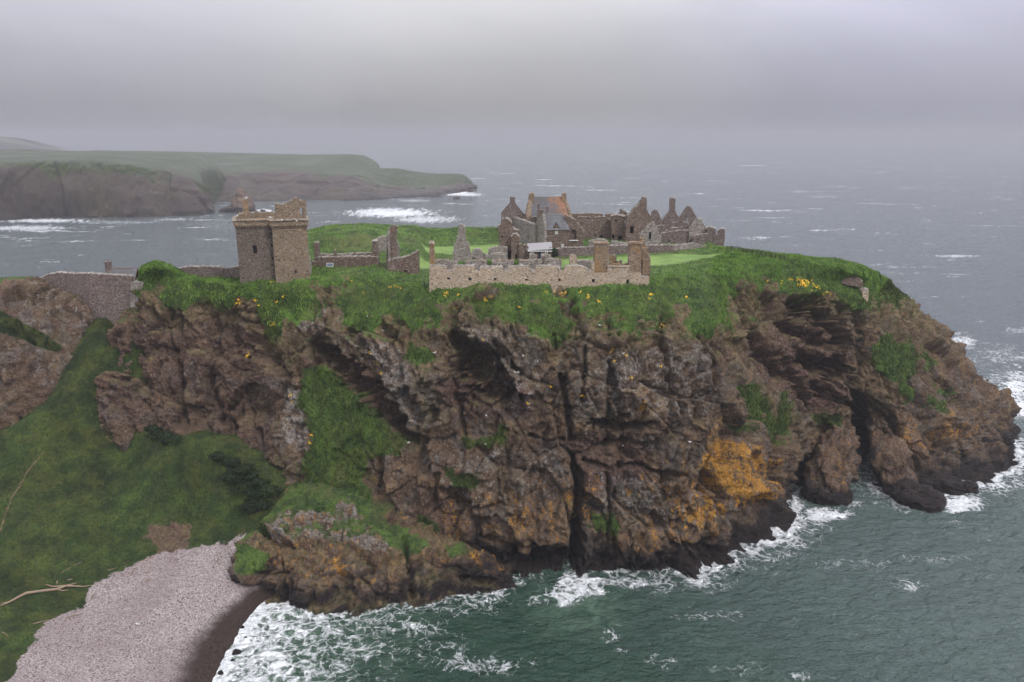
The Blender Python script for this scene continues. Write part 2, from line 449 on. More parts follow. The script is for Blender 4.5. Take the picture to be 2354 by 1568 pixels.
def grid_normals(G):
    du = np.gradient(G, axis=0); dv = np.gradient(G, axis=1)
    n = np.cross(du, dv); n /= np.linalg.norm(n, axis=-1, keepdims=True)+1e-9
    return n

def blurg(A, k):
    for ax in (0, 1):
        c = np.cumsum(np.concatenate([np.repeat(A.take([0], ax), k, ax), A, np.repeat(A.take([-1], ax), k, ax)], ax), ax)
        hi = c.take(range(2*k, c.shape[ax]), ax); lo = np.concatenate([np.zeros_like(c.take([0], ax)), c.take(range(0, c.shape[ax]-2*k-1), ax)], ax)
        A = (hi-lo)/(2*k+1)
    return A

def quads(nu, nv):
    i = np.arange(nu-1)[:, None]*nv+np.arange(nv-1)[None, :]
    return np.stack([i, i+nv, i+nv+1, i+1], -1).reshape(-1, 4)

def rock_disp(p, fine=1.0, big=1.0):
    return _rock(p, fine, big)-.45*big
def _rock(p, fine=1.0, big=1.0):
    """outward displacement in metres of a rock face at world positions p"""
    w = np.stack([fbm(p*.10, 2, 51), fbm(p*.10, 2, 52), fbm(p*.10, 2, 53)], 1)*1.6
    q = p+w
    d = big*2.6*fbm(q*np.array([.055, .055, .035]), 3, 1)
    cl = fbm(q*np.array([.14, .14, .04]), 3, 61, .5, ridge=True); d -= big*1.6*sstep(.58, .9, cl)
    # large dipping slabs, then blocks, then joints within blocks; each with its own tilt
    r = np.stack([q[:, 0]+.45*q[:, 2], q[:, 1], q[:, 2]-.40*q[:, 0]], 1)
    t, e, c = slabs(r/np.array([7.5, 7.5, 10.0]), 3)
    d += big*(3.1*t+2.4*(c-.5)-.55*(1-sstep(0, .08, e))+.5)
    r2 = np.stack([q[:, 0]-.20*q[:, 2], q[:, 1], q[:, 2]+.30*q[:, 0]], 1)+.5*w
    t, e, c = slabs(r2/np.array([3.0, 3.0, 3.6])+7, 9)
    fm_ = .70+.45*sstep(-.2, .3, fbm(p*.06, 2, 47))
    d += fine*fm_*(1.25*t+.8*(c-.5)-.30*(1-sstep(0, .12, e)))
    t, e, c = slabs((q+.4*w)/np.array([1.25, 1.25, 1.1])+3, 19)
    d += fine*fm_*(.42*t+.30*(c-.5)-.12*(1-sstep(0, .16, e)))
    d += fine*.75*(fbm(q*np.array([.6, .6, .5]), 3, 21, .58, ridge=True)-.2)
    d += fine*.34*fbm(p*1.9, 3, 31, .65)
    st = q[:, 2]+.38*q[:, 0]+2.0*fbm(p*.12, 2, 33); fr = st/3.4-np.floor(st/3.4)
    d += fine*.75*(fr-.5)*sstep(-.15, .35, fbm(p*.05, 2, 34))
    return d

# carved hollows, clefts and ledges on the rock faces: chain of (x, y, radius), depth in metres
CARVE = [
 ([(728, 795, 12), (770, 815, 20), (800, 850, 28), (850, 905, 26), (900, 960, 22), (940, 1005, 12)], 5.5),
 ([(1052, 780, 18), (1080, 820, 34), (1115, 865, 36), (1165, 900, 20)], 7.0), ([(1120, 800, 8), (1140, 840, 14), (1165, 880, 12)], 5.0), ([(1400, 830, 4), (1395, 900, 6), (1400, 960, 8)], 2.2), ([(1345, 800, 4), (1338, 860, 5), (1340, 920, 5)], 1.8), ([(1600, 760, 5), (1625, 800, 5), (1650, 840, 4)], 1.5), ([(1540, 980, 6), (1560, 1000, 8)], 2.4),
 ([(1140, 790, 8), (1165, 825, 12), (1190, 860, 8)], 2.5),
 ([(1060, 915, 12), (1120, 925, 16), (1175, 915, 10)], 2.2),
 ([(1360, 968, 8), (1420, 985, 15), (1470, 985, 10), (1505, 970, 5)], 4.0),
 ([(1405, 850, 6), (1412, 900, 11), (1425, 960, 14)], 3.2),
 ([(1268, 770, 5), (1275, 800, 4)], 1.2), ([(1285, 860, 4), (1305, 950, 7), (1315, 1010, 9)], 2.6),
 ([(1310, 1050, 7), (1328, 1100, 12), (1335, 1160, 13), (1325, 1230, 16), (1318, 1300, 20)], 6.0),
 ([(1345, 1062, 5), (1400, 1078, 6), (1470, 1070, 5), (1500, 1085, 5), (1570, 1092, 4)], 2.2),
 ([(1375, 1030, 5), (1430, 1020, 6), (1480, 1022, 4)], 1.8),
 ([(1515, 760, 9), (1530, 800, 9), (1545, 850, 6), (1560, 900, 7), (1575, 950, 6)], 2.6),
 ([(1600, 920, 12), (1605, 960, 10)], 2.0),
 ([(1628, 1090, 10), (1650, 1120, 12), (1668, 1150, 7)], 3.5),
 ([(1500, 1180, 6), (1540, 1240, 8), (1600, 1250, 7), (1640, 1235, 5)], 2.0),
 ([(1505, 1260, 3), (1510, 1310, 3)], 2.0), ([(1395, 1090, 4), (1400, 1180, 5), (1405, 1240, 4)], 1.6),
 ([(1705, 1150, 3), (1700, 1200, 4), (1695, 1260, 4)], 1.6),
 ([(1690, 670, 10), (1708, 730, 12), (1745, 790, 13), (1790, 840, 14), (1830, 880, 13), (1850, 930, 12)], 3.0),
 ([(1822, 705, 20), (1870, 700, 26), (1905, 730, 24), (1935, 785, 18)], 6.5),
 ([(1800, 745, 12), (1850, 770, 18), (1890, 790, 16)], 4.5),
 ([(1850, 825, 20), (1895, 845, 26), (1935, 855, 18)], 6.5),
 ([(1870, 890, 14), (1905, 910, 14), (1950, 935, 12), (1985, 925, 8)], 3.5),
 ([(1960, 690, 8), (1975, 730, 12), (1990, 780, 6)], 3.5),
 ([(2020, 700, 3), (2032, 740, 4), (2040, 780, 4)], 1.5),
 ([(1975, 930, 10), (1985, 980, 12), (1986, 1030, 16), (1990, 1085, 20)], 13.0),
 ([(1850, 1060, 12), (1838, 1100, 16), (1835, 1130, 16)], 7.0),
 ([(1985, 930, 5), (2040, 970, 6), (2080, 1030, 5)], 2.2),
 ([(2090, 870, 4), (2130, 940, 6), (2160, 1000, 6)], 2.2), ([(2140, 930, 4), (2190, 1000, 6), (2230, 1050, 5)], 2.0),
 ([(2055, 960, 4), (2075, 1040, 5), (2110, 1080, 5)], 1.8), ([(2190, 900, 4), (2240, 960, 5), (2270, 1020, 5)], 2.0),
 ([(2230, 890, 4), (2270, 940, 5), (2290, 990, 4)], 1.6),
 ([(402, 760, 3), (405, 830, 5), (408, 900, 5), (412, 960, 5)], 1.8), ([(478, 870, 9), (500, 940, 10), (520, 1000, 9)], 2.2),
 ([(590, 990, 6), (600, 1040, 8), (620, 1090, 10)], 1.8), ([(352, 720, 10), (375, 760, 8)], 1.8),
 ([(318, 690, 10), (316, 716, 15)], 2.6),
 ([(930, 900, 14), (965, 960, 12)], 2.6), ([(1180, 1285, 16), (1250, 1290, 16), (1290, 1270, 12)], 4.0),
 ([(1010, 1140, 4), (1060, 1165, 6), (1130, 1160, 5)], 1.8), ([(1010, 1090, 8), (1000, 1150, 5)], 1.6),
 ([(1215, 1000, 4), (1255, 1015, 5), (1300, 1010, 5)], 1.6), ([(1100, 1240, 5), (1190, 1255, 7), (1250, 1250, 6)], 2.0),
 ([(800, 760, 8), (840, 790, 8)], 1.5), ([(690, 700, 12), (720, 725, 10)], 1.5),
 ([(745, 690, 5), (800, 680, 5)], .8),
]
CARVE_BUT = [([(595, 1215, 8), (630, 1232, 13), (660, 1245, 9)], 2.6), ([(640, 1290, 5), (650, 1350, 7), (660, 1390, 8)], 1.8),
 ([(930, 1240, 5), (945, 1300, 6), (955, 1370, 7)], 2.0), ([(790, 1235, 5), (820, 1265, 8), (850, 1300, 6)], 1.2),
 ([(560, 1345, 6), (600, 1360, 9), (640, 1370, 8)], 2.0), ([(1060, 1330, 8), (1130, 1335, 8)], 2.0)]

def carve(px, py, lst, wob):
    d = np.zeros(px.shape, np.float32)
    px = px+16*WC; py = py+10*WC[::-1][:len(py)]*0+8*WF
    for pts, dep in lst:
        xs = [p[0] for p in pts]; ys = [p[1] for p in pts]
        m = (px > min(xs)-45) & (px < max(xs)+45) & (py > min(ys)-45) & (py < max(ys)+45)
        if not m.any(): continue
        c = caps(px[m], py[m], [(a, b, r_*1.18) for a, b, r_ in pts])+wob[m]*1.3+WF[m]*.9
        d[m] = np.maximum(d[m], 1.15*dep*(1-sstep(.45, 1.15, c))*(1+.5*WF[m]))
    return d

GRASS_PATCH = [  # grassy benches on the cliff (bright, dark)
 ([(590, 690), (650, 690), (645, 760), (625, 800), (600, 760)], .6), ([(800, 690), (860, 680), (835, 760), (800, 800), (805, 740)], .3), ([(1230, 730), (1330, 730), (1290, 790), (1270, 800)], .6), ([(1560, 730), (1655, 725), (1650, 775), (1600, 770)], .1), ([(1440, 730), (1480, 730), (1470, 770)], .5), ([(1700, 640), (1960, 650), (1950, 675), (1800, 668)], .3),
 ([(690, 850), (745, 835), (790, 885), (850, 940), (930, 1015), (925, 1045), (850, 1055), (830, 1110), (880, 1180), (950, 1230), (1000, 1262), (930, 1280), (870, 1230), (800, 1150), (760, 1170), (660, 1175), (560, 1245), (545, 1235), (620, 1165), (690, 1105), (715, 1000), (680, 930)], .15),
 ([(935, 790), (985, 795), (1000, 820), (960, 840), (930, 820)], .2), ([(1050, 1000), (1110, 1010), (1160, 980), (1165, 1010), (1110, 1030), (1070, 1045)], .5),
 ([(1020, 1075), (1110, 1085), (1100, 1125), (1040, 1120)], .6), ([(1365, 1190), (1415, 1188), (1420, 1225), (1370, 1230)], .4),
 ([(960, 1185), (1005, 1195), (1010, 1225), (975, 1215)], .8), ([(1690, 890), (1740, 880), (1755, 930), (1800, 970), (1790, 1020), (1740, 980)], .3),
 ([(1795, 900), (1820, 920), (1810, 1010), (1785, 1000)], .4), ([(1690, 980), (1715, 950), (1710, 1000)], .4), ([(1865, 955), (1930, 945), (1935, 970), (1880, 985)], .8),
 ([(2035, 770), (2080, 780), (2110, 810), (2115, 850), (2080, 880), (2120, 900), (2100, 930), (2060, 880), (2020, 850), (2000, 820)], .15),
 ([(2110, 790), (2150, 830), (2135, 850), (2110, 820)], .1), ([(2150, 880), (2190, 890), (2195, 915), (2160, 905)], .15),
 ([(2120, 905), (2170, 925), (2170, 950), (2130, 930)], .3), ([(560, 1250), (620, 1270), (600, 1320), (545, 1320), (540, 1270)], .9),
 ([(1010, 1255), (1060, 1250), (1090, 1262), (1040, 1275)], .5),
 ([(770, 690), (850, 640), (870, 700), (830, 750), (800, 740)], .3),
]
ORANGE = [ # lichen sheets: polygon, strength
 ([(1640, 1000), (1700, 1010), (1790, 1060), (1780, 1120), (1720, 1180), (1640, 1200), (1580, 1240), (1570, 1190), (1620, 1120)], .85), ([(1560, 1020), (1600, 1040), (1600, 1150), (1560, 1200), (1540, 1120)], .6), ([(1350, 1230), (1480, 1180), (1640, 1200), (1600, 1270), (1380, 1290)], .6), ([(1040, 1180), (1180, 1240), (1280, 1200), (1290, 1270), (1100, 1260)], .45), ([(2060, 1000), (2180, 980), (2270, 1000), (2200, 1060), (2080, 1080)], .5), ([(880, 770), (940, 850), (960, 930), (930, 930), (880, 850)], .45),
 ([(1625, 1010), (1650, 990), (1660, 930), (1672, 925), (1680, 1000), (1720, 1020), (1745, 1050), (1765, 1090), (1740, 1140), (1700, 1165), (1660, 1150), (1600, 1120), (1610, 1050)], 1.0),
 ([(1590, 1120), (1660, 1150), (1720, 1150), (1690, 1200), (1620, 1200), (1590, 1180)], .7), ([(1495, 1190), (1600, 1190), (1610, 1220), (1540, 1225)], .5),
 ([(1350, 1200), (1470, 1190), (1500, 1240), (1440, 1280), (1350, 1260)], .55), ([(970, 940), (990, 960), (1005, 1000), (985, 1010), (965, 985)], .95),
 ([(1340, 1060), (1375, 1070), (1380, 1110), (1350, 1110)], .6), ([(1230, 1215), (1270, 1200), (1285, 1240), (1240, 1250)], .75), ([(1225, 1060), (1290, 1110), (1280, 1130), (1230, 1100)], .55),
 ([(1460, 920), (1495, 925), (1490, 950), (1460, 950)], .8), ([(1820, 1000), (1890, 1000), (1900, 1100), (1860, 1120)], .35), ([(2080, 980), (2130, 1000), (2150, 1080), (2100, 1070)], .45),
 ([(2200, 800), (2232, 830), (2232, 885), (2205, 850)], .85), ([(2020, 740), (2060, 760), (2060, 850), (2030, 850)], .35), ([(1850, 1030), (1900, 980), (1960, 1000), (1960, 1090), (1890, 1120)], .4),
 ([(2180, 920), (2260, 950), (2250, 1000), (2190, 970)], .35), ([(1000, 1160), (1080, 1180), (1200, 1240), (1050, 1230)], .3), ([(1400, 1120), (1480, 1110), (1480, 1190), (1420, 1190)], .45),
 ([(1640, 770), (1665, 780), (1665, 900), (1650, 900)], .4)]
ORANGE_BUT = [([(1070, 1262), (1130, 1262), (1170, 1300), (1150, 1335), (1110, 1330), (1080, 1290)], 1.0), ([(1020, 1290), (1090, 1310), (1080, 1345), (1000, 1340)], .6),
 ([(745, 1270), (790, 1260), (800, 1330), (770, 1360), (740, 1340)], .7), ([(650, 1320), (720, 1310), (720, 1370), (660, 1370)], .5), ([(850, 1290), (930, 1320), (930, 1370), (840, 1350)], .5)]
PALE = [([(600, 1190), (640, 1150), (720, 1150), (790, 1115), (860, 1180), (930, 1250), (880, 1275), (800, 1250), (700, 1235), (610, 1220)], .85), ([(1040, 740), (1260, 760), (1250, 900), (1180, 980), (1100, 800)], .55),
 ([(1290, 780), (1400, 760), (1420, 980), (1300, 1000)], .45), ([(1380, 800), (1650, 780), (1640, 960), (1400, 960)], .6), ([(640, 880), (720, 900), (710, 1040), (650, 1020)], .8), ([(830, 770), (930, 800), (990, 960), (940, 980), (860, 860)], .75),
 ([(1000, 1040), (1300, 1030), (1290, 1160), (1040, 1170)], .5), ([(1350, 1080), (1600, 1100), (1590, 1200), (1380, 1190)], .5), ([(760, 700), (830, 740), (900, 860), (760, 800)], .4), ([(680, 690), (760, 700), (760, 780), (680, 760)], .7)]
PALE_L = [([(60, 650), (200, 660), (230, 700), (210, 860), (100, 900), (40, 740)], .95), ([(-50, 700), (60, 760), (60, 980), (-50, 1000)], .5)]
RED = [([(1680, 640), (1800, 650), (1900, 700), (1960, 760), (1960, 920), (1850, 950), (1760, 860)], .9), ([(1000, 880), (1200, 880), (1220, 960), (1040, 960)], .8),
 ([(700, 790), (800, 800), (950, 1010), (930, 1030), (820, 950)], .9), ([(1300, 1000), (1480, 1010), (1500, 1100), (1340, 1130)], .7), ([(650, 1180), (900, 1190), (880, 1290), (650, 1260)], .7),
 ([(240, 700), (640, 760), (640, 1040), (240, 960)], .45), ([(960, 1130), (1120, 1140), (1100, 1230), (1000, 1220)], .4)]

def regions(px, py, lst, wob, soft=10, amp=16):
    o = np.zeros(px.shape, np.float32)
    for poly, k in lst:
        xs = [p[0] for p in poly]; ys = [p[1] for p in poly]
        m = (px > min(xs)-40) & (px < max(xs)+40) & (py > min(ys)-40) & (py < max(ys)+40)
        if not m.any(): continue
        o[m] = np.maximum(o[m], k*sstep(-soft, soft, poly_sd(px[m], py[m], poly)+wob[m]*amp))
    return o

LAWNS = [[Z for Z in z] for z in (
 [(962, 549), (1046, 545), (1145, 540), (1150, 575), (1120, 586), (1085, 580), (1040, 583), (985, 577)],
 [(962, 602), (1040, 596), (1040, 612), (962, 620)],
 [(1180, 540), (1230, 558), (1225, 568), (1180, 566)],
 [(1280, 600), (1300, 592), (1365, 588), (1450, 582), (1550, 579), (1665, 580), (1640, 590), (1575, 602), (1490, 612), (1290, 614)],
 [(1335, 556), (1365, 563), (1345, 568)])]

BCOLS = [
 # rows: 0 sub, 1..6 rising, 7 rim of the turf, 8 building line (px,py,Y); then 9 and 10 (px,py,z)
 ([(300, 1240, 158), (300, 1150, 158), (300, 1050, 159), (300, 960, 160), (300, 880, 161), (300, 810, 162), (305, 740, 163), (312, 690, 164), (318, 650, 165)], (322, 625, 48.5), (325, 616, 48.6)),
 ([(215, 1250, 142), (232, 1150, 143.5), (240, 1020, 145), (236, 930, 147), (252, 850, 150), (275, 780, 153), (296, 730, 155.5), (312, 690, 157.5), (322, 645, 159)], (330, 622, 48.8), (335, 613, 48.8)),
 ([(330, 1280, 140), (330, 1180, 141), (330, 1040, 143), (325, 950, 145), (325, 870, 148), (330, 800, 151), (340, 740, 153.5), (345, 690, 156), (350, 640, 159)], (355, 614, 49.8), (360, 608, 49.3)),
 ([(430, 1290, 139), (430, 1180, 140), (430, 1050, 142), (422, 950, 145), (420, 870, 148), (430, 800, 150.5), (438, 740, 153), (440, 685, 155), (440, 648, 157.5)], (450, 634, 46.4), (455, 622, 46.8)),
 ([(590, 1300, 138), (600, 1200, 139), (600, 1080, 140.5), (575, 980, 142.5), (562, 880, 146), (560, 810, 147.5), (560, 750, 149), (558, 695, 148.0), (556, 655, 149.8)], (560, 640, 47.6), (545, 622, 48)),
 ([(700, 1320, 130), (690, 1240, 132), (690, 1130, 135), (665, 1010, 138.5), (652, 900, 141), (642, 820, 143), (640, 760, 145.5), (650, 705, 147.3), (668, 654, 150.2)], (715, 618, 48.1), (712, 537, 50)),
 ([(830, 1400, 124), (810, 1280, 126), (810, 1130, 131), (810, 1040, 134), (785, 930, 138.5), (765, 840, 141), (755, 760, 143), (755, 695, 146.5), (760, 645, 151)], (770, 604, 48), (775, 523, 51)),
 ([(940, 1400, 126), (950, 1290, 127.5), (945, 1150, 130.5), (925, 1040, 133), (895, 950, 136), (880, 880, 137), (862, 800, 139), (850, 735, 142), (868, 635, 153)], (875, 596, 48.2), (880, 523, 51)),
 ([(1080, 1400, 125.5), (1070, 1290, 127), (1040, 1150, 129), (1030, 1040, 131), (1022, 950, 133), (1020, 870, 134.5), (1015, 790, 136), (1005, 725, 138), (1010, 669, 142)], (1005, 590, 48), (1000, 526, 50.2)),
 ([(1210, 1390, 125), (1208, 1300, 126), (1185, 1170, 127.5), (1165, 1060, 129), (1160, 960, 131.5), (1155, 880, 133), (1150, 800, 134.5), (1150, 735, 137), (1160, 662, 142)], (1160, 590, 48), (1140, 524, 50)),
 ([(1320, 1385, 124), (1318, 1310, 125.5), (1310, 1180, 127), (1300, 1060, 128.5), (1290, 970, 130.5), (1285, 890, 132), (1275, 820, 134), (1265, 765, 136), (1310, 668, 143)], (1320, 606, 48), (1310, 526, 48.5)),
 ([(1480, 1370, 125), (1480, 1305, 126.2), (1480, 1180, 127.2), (1480, 1060, 129), (1480, 970, 129.5), (1480, 890, 131), (1475, 810, 133), (1475, 742, 136), (1480, 660, 145)], (1490, 606, 48), (1470, 530, 48)),
 ([(1580, 1370, 125.5), (1580, 1305, 126.8), (1580, 1180, 128), (1575, 1060, 129.5), (1575, 970, 131), (1575, 890, 133), (1570, 815, 134.5), (1570, 745, 137), (1560, 640, 150)], (1570, 595, 48), (1590, 545, 48)),
 ([(1660, 1350, 128), (1665, 1282, 129.5), (1668, 1180, 130), (1668, 1060, 132), (1668, 970, 133.5), (1664, 890, 135), (1662, 800, 137.5), (1655, 735, 141), (1640, 640, 155)], (1640, 598, 48), (1655, 572, 48)),
 ([(1770, 1300, 138), (1770, 1215, 141.5), (1762, 1130, 144), (1755, 1040, 146), (1745, 950, 148), (1730, 870, 150), (1712, 790, 152), (1685, 690, 156), (1690, 635, 162)], (1700, 600, 47.6), (1740, 583, 47.6)),
 ([(1850, 1200, 158), (1850, 1130, 160), (1845, 1050, 162), (1855, 970, 163), (1860, 890, 163), (1850, 800, 163), (1825, 730, 163.5), (1800, 668, 165), (1790, 635, 169)], (1800, 608, 47.2), (1830, 594, 47)),
 ([(1985, 1160, 162), (1985, 1100, 166), (1980, 1020, 168), (1972, 950, 168.5), (1960, 870, 168), (1948, 800, 168), (1938, 735, 169), (1925, 680, 170.5), (1920, 645, 174)], (1925, 620, 46.4), (1930, 602, 46.3)),
 ([(2080, 1200, 150), (2085, 1140, 156.5), (2090, 1060, 161), (2088, 980, 165), (2075, 900, 168), (2055, 830, 170), (2035, 760, 172), (2010, 700, 174), (1985, 655, 178)], (1985, 635, 44.6), (1990, 618, 44.8)),
 ([(2250, 1190, 156), (2255, 1115, 163.5), (2245, 1050, 168), (2220, 980, 172), (2185, 900, 175.5), (2145, 820, 178), (2100, 750, 181), (2060, 695, 183), (2025, 660, 186)], (2020, 645, 41.0), (2022, 634, 41.2)),
 ([(2325, 1060, 180), (2322, 1000, 192), (2308, 950, 193), (2285, 915, 194), (2237, 868, 195), (2195, 805, 196), (2138, 748, 196), (2095, 700, 196), (2062, 668, 197)], (2050, 655, 38.8), (2045, 648, 39)),
 ([(2300, 1000, 215), (2290, 960, 218), (2270, 930, 218), (2240, 900, 218), (2200, 860, 218), (2160, 800, 218), (2110, 750, 216), (2075, 710, 214), (2050, 680, 212)], (2035, 668, 37), (2025, 660, 37)),
]

def build_B():
    cols = []
    for fr, r9, r10 in BCOLS:
        c = [P(x, y, Y=Y) for x, y, Y in fr]
        c += [P(r9[0], r9[1], z=r9[2]), P(r10[0], r10[1], z=r10[2])]
        e = c[-1].copy()
        b1 = e+np.array([0, 7.0, -20.0]); b2 = e+np.array([0, 14.0, -e[2]-6.0]); cols.append(c+[b1, b2])
    A = np.array(cols)
    segc = np.linalg.norm(A[1:, 2:8]-A[:-1, 2:8], axis=-1).mean(1)
    nc = [int(np.clip(l/.20, 12, 110)) for l in segc]
    nc[0] = 26; nc[-1] = 26
    segr = np.linalg.norm(A[:, 1:]-A[:, :-1], axis=-1)[2:-2].mean(0)
    sp_ = [.35, .22, .22, .22, .22, .22, .22, .28, .5, .6, 1.2, 1.5]
    nr = [int(np.clip(l/s_, 8, 110)) for l, s_ in zip(segr, sp_)]
    G, pc = catmull(A, nc, 0); G, pr = catmull(G, nr, 1)
    nu, nv = G.shape[:2]
    return G, np.repeat(pc[:, None], nv, 1), np.repeat(pr[None, :], nu, 0)

def finish_land(name, G, G0, masks, mat, label=None):
    nu, nv = G.shape[:2]
    loc = np.array([G[..., 0].mean(), G[..., 1].mean(), 0])
    me = mesh_from(name, G.reshape(-1, 3)-0, quads(nu, nv), mat, name == 'cove_ground' or 'hills' in name, masks)
    o = link(name, me); tag(o, kind='structure')
    return o

def smooth_noise(p, sc, o=3, s=0): return fbm(p*sc, o, s)

def masks_pack(n, **k):
    z = np.zeros(n, np.float32); g = lambda a: np.clip(k.get(a, z), 0, 1)
    return {'m1': np.stack([g('grass'), g('orange'), g('pale')], 1), 'm2': np.stack([g('wet'), g('dry'), g('lawn')], 1),
            'm3': np.stack([g('shingle'), g('red'), g('dark')], 1)}

G, PCc, PR = build_B(); nu, nv = G.shape[:2]
N0 = grid_normals(G)
if N0[nu//2, int(nv*.3), 1] > 0: N0 = -N0
NS = blurg(N0, 6); NS /= np.linalg.norm(NS, axis=-1, keepdims=True)+1e-9
p = G.reshape(-1, 3); px, py = proj(p); pr = PR.ravel(); pcol = PCc.ravel()
wob = fbm(p*.35, 4, 71, .6); wob2 = fbm(p*.12, 4, 81, .6)
wr = 1-sstep(6.7, 7.4, pr+wob2*2.6+wob*.9)                       # rock weight
gp = regions(px, py, [(a, 1.0) for a, k in GRASS_PATCH], wob, 16, 34)
gd = regions(px, py, [(a, min(1, k+.25)) for a, k in GRASS_PATCH], wob, 16, 34)
backw = sstep(10.0, 10.4, pr)
disp = rock_disp(p)*(1-.88*(1-wr))*(1-.80*gp)
WF = fbm(p*.9, 3, 371, .65); WC = fbm(p*.16, 3, 3371, .6)
disp -= carve(px, py, CARVE, wob)*(1-backw)
turf = 1.1*fbm(p*.12, 3, 91)+.8*fbm(p*.42, 3, 95, .6)+.35*fbm(p*1.5, 3, 97, .6)
front_bank = sstep(6.6, 7.1, pr)*(1-sstep(7.9, 8.3, pr))
lawn = regions(px, py, [(a, 1.0) for a in LAWNS], wob, 3, 4)*sstep(8.0, 8.3, pr)*(1-backw)
plat = sstep(7.9, 8.2, pr)*(1-backw)
tuft = turf*(front_bank*1.0+plat*.55*(1-lawn)+.5*gp*wr)
D3 = NS.reshape(-1, 3)*(disp*wr+tuft)[:, None]
D3[:, 2] += -(disp*(1-wr)*0)
Gd = (p+D3)
# hummocks on the plateau
for hx, hy, hY, hz, r in ((800, 0, 196, 1.6, 9), (760, 0, 186, 1.4, 7), (860, 0, 190, 1.0, 7), (945, 0, 176, 2.6, 7), (1560, 0, 176, .9, 5), (1800, 0, 176, 1.4, 6)):
    hxw = (hx-CX)/F*(hY*cp+27*sp)
    Gd[:, 2] += plat*hz*np.exp(-((Gd[:, 0]-hxw)**2+(Gd[:, 1]-hY)**2)/r**2)
lw_ = plat*sstep(380, 455, px)*(1-sstep(545, 560, px))
Gd[:, 2] = Gd[:, 2]*(1-lw_)+lw_*np.minimum(Gd[:, 2], 46.6+.2*fbm(p*.5, 2, 98))
flt = plat*sstep(8.12, 8.35, pr)*sstep(955, 985, px)*(1-sstep(1600, 1680, px))*(1-sstep(9.7, 10.0, pr))
Gd[:, 2] = Gd[:, 2]*(1-flt)+flt*(47.95+.18*fbm(p*.3, 2, 99))
# stop the foot of the cliff from rising above water in thin sheets
GdG = Gd.reshape(nu, nv, 3)
N1 = grid_normals(GdG); N1 = -N1 if N1[nu//2, int(nv*.3), 1] > 0 else N1
N1b = blurg(N1, 3); slope = (N1b[..., 2]/(np.linalg.norm(N1b, axis=-1)+1e-9)).ravel()
z = Gd[:, 2]
ledge = sstep(.55, .8, slope)
grass = np.maximum(1-wr, gp*.95)
grass = np.maximum(grass, ledge*sstep(30, 42, z)*.55*(wob2 > -.1))
dry = np.maximum(front_bank*.0, sstep(5.3, 6.8, pr+wob2*2.4+wob)*(1-sstep(7.2, 7.8, pr)))
rim_ = sstep(5.9, 6.7, pr+wob2*1.4)*(1-sstep(7.0, 7.35, pr+wob*.5))
dry = np.maximum(dry, rim_)
dry = np.maximum(dry, .75*sstep(.05, .35, fbm(p*.09, 4, 78, .6))*sstep(8, 16, z))
dry = np.maximum(dry, ledge*sstep(14, 30, z)*.8)
dry = np.maximum(dry, regions(px, py, [([(560, 690), (760, 700), (740, 800), (640, 860), (600, 820)], .8), ([(860, 760), (1000, 740), (1000, 900), (940, 900)], .6), ([(1700, 650), (1960, 640), (1990, 800), (2100, 900), (2000, 1000), (1960, 800)], .45), ([(1980, 640), (2150, 800), (2100, 860), (2000, 760)], .6), ([(1680, 800), (1860, 960), (1840, 1050), (1700, 960)], .5), ([(640, 1040), (860, 1060), (820, 1180), (640, 1180)], .6)], wob, 20, 26))
wet = 1-sstep(2.5, 8.0, z+wob*6+wob2*6)
bank = front_bank*sstep(.15, .5, fbm(p*.10, 3, 77)+.35)
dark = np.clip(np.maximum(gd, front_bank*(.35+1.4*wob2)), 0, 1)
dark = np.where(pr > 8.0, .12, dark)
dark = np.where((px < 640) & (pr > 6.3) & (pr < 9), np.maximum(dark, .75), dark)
bare = regions(px, py, [([(1000, 700), (1060, 690), (1075, 720), (1020, 730)], 1), ([(700, 660), (730, 655), (790, 668), (740, 676)], .9), ([(1540, 700), (1580, 695), (1590, 720), (1560, 745)], .9), ([(1200, 690), (1245, 685), (1240, 700)], .8),
     ([(1330, 690), (1350, 690), (1345, 705)], .8), ([(1690, 655), (1710, 640), (1720, 680), (1700, 690)], 1), ([(1760, 655), (1785, 650), (1790, 690), (1770, 690)], 1)], wob, 4, 10)
grass *= 1-bare
grass = np.maximum(grass, .42*sstep(6.1, 6.9, pr+wob2*2)*(pr < 8))
pale = regions(px, py, PALE, wob, 14, 24)*(1-wet)
pale = np.maximum(pale, .25*sstep(-.1, .3, wob2))
STK = np.clip(.85+1.5*fbm(p*np.array([.55, .55, .13]), 4, 62, .6), .15, 1.15)
orange = np.maximum(np.maximum(regions(px, py, ORANGE, wob, 30, 40)*STK, .54*regions(px, py, [([(1000, 1120), (1660, 1050), (1680, 1260), (1000, 1300)], 1), ([(2040, 930), (2290, 930), (2250, 1060), (2050, 1060)], 1)], wob, 40, 40)*STK), .12*sstep(0, .3, fbm(p*.08, 3, 61)))*(1-sstep(.5, 1, wet))*(1-backw)
red = np.maximum(regions(px, py, RED, wob, 14, 20), bare)
dry = dry*(1-np.clip(pale*1.1, 0, .9))*(1-np.clip(orange*1.3, 0, 1))
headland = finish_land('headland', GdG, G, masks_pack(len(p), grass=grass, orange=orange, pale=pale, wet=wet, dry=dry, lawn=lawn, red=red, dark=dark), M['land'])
BG, Bgrass, Blawn = GdG, grass.reshape(nu, nv), lawn.reshape(nu, nv)
SHORE = []
zz = GdG[:, :int(nv*.5), 2]
for k in range(0, nu, 3):
    j = np.argmax(zz[k] > 0.1); SHORE.append(GdG[k, j, :2])

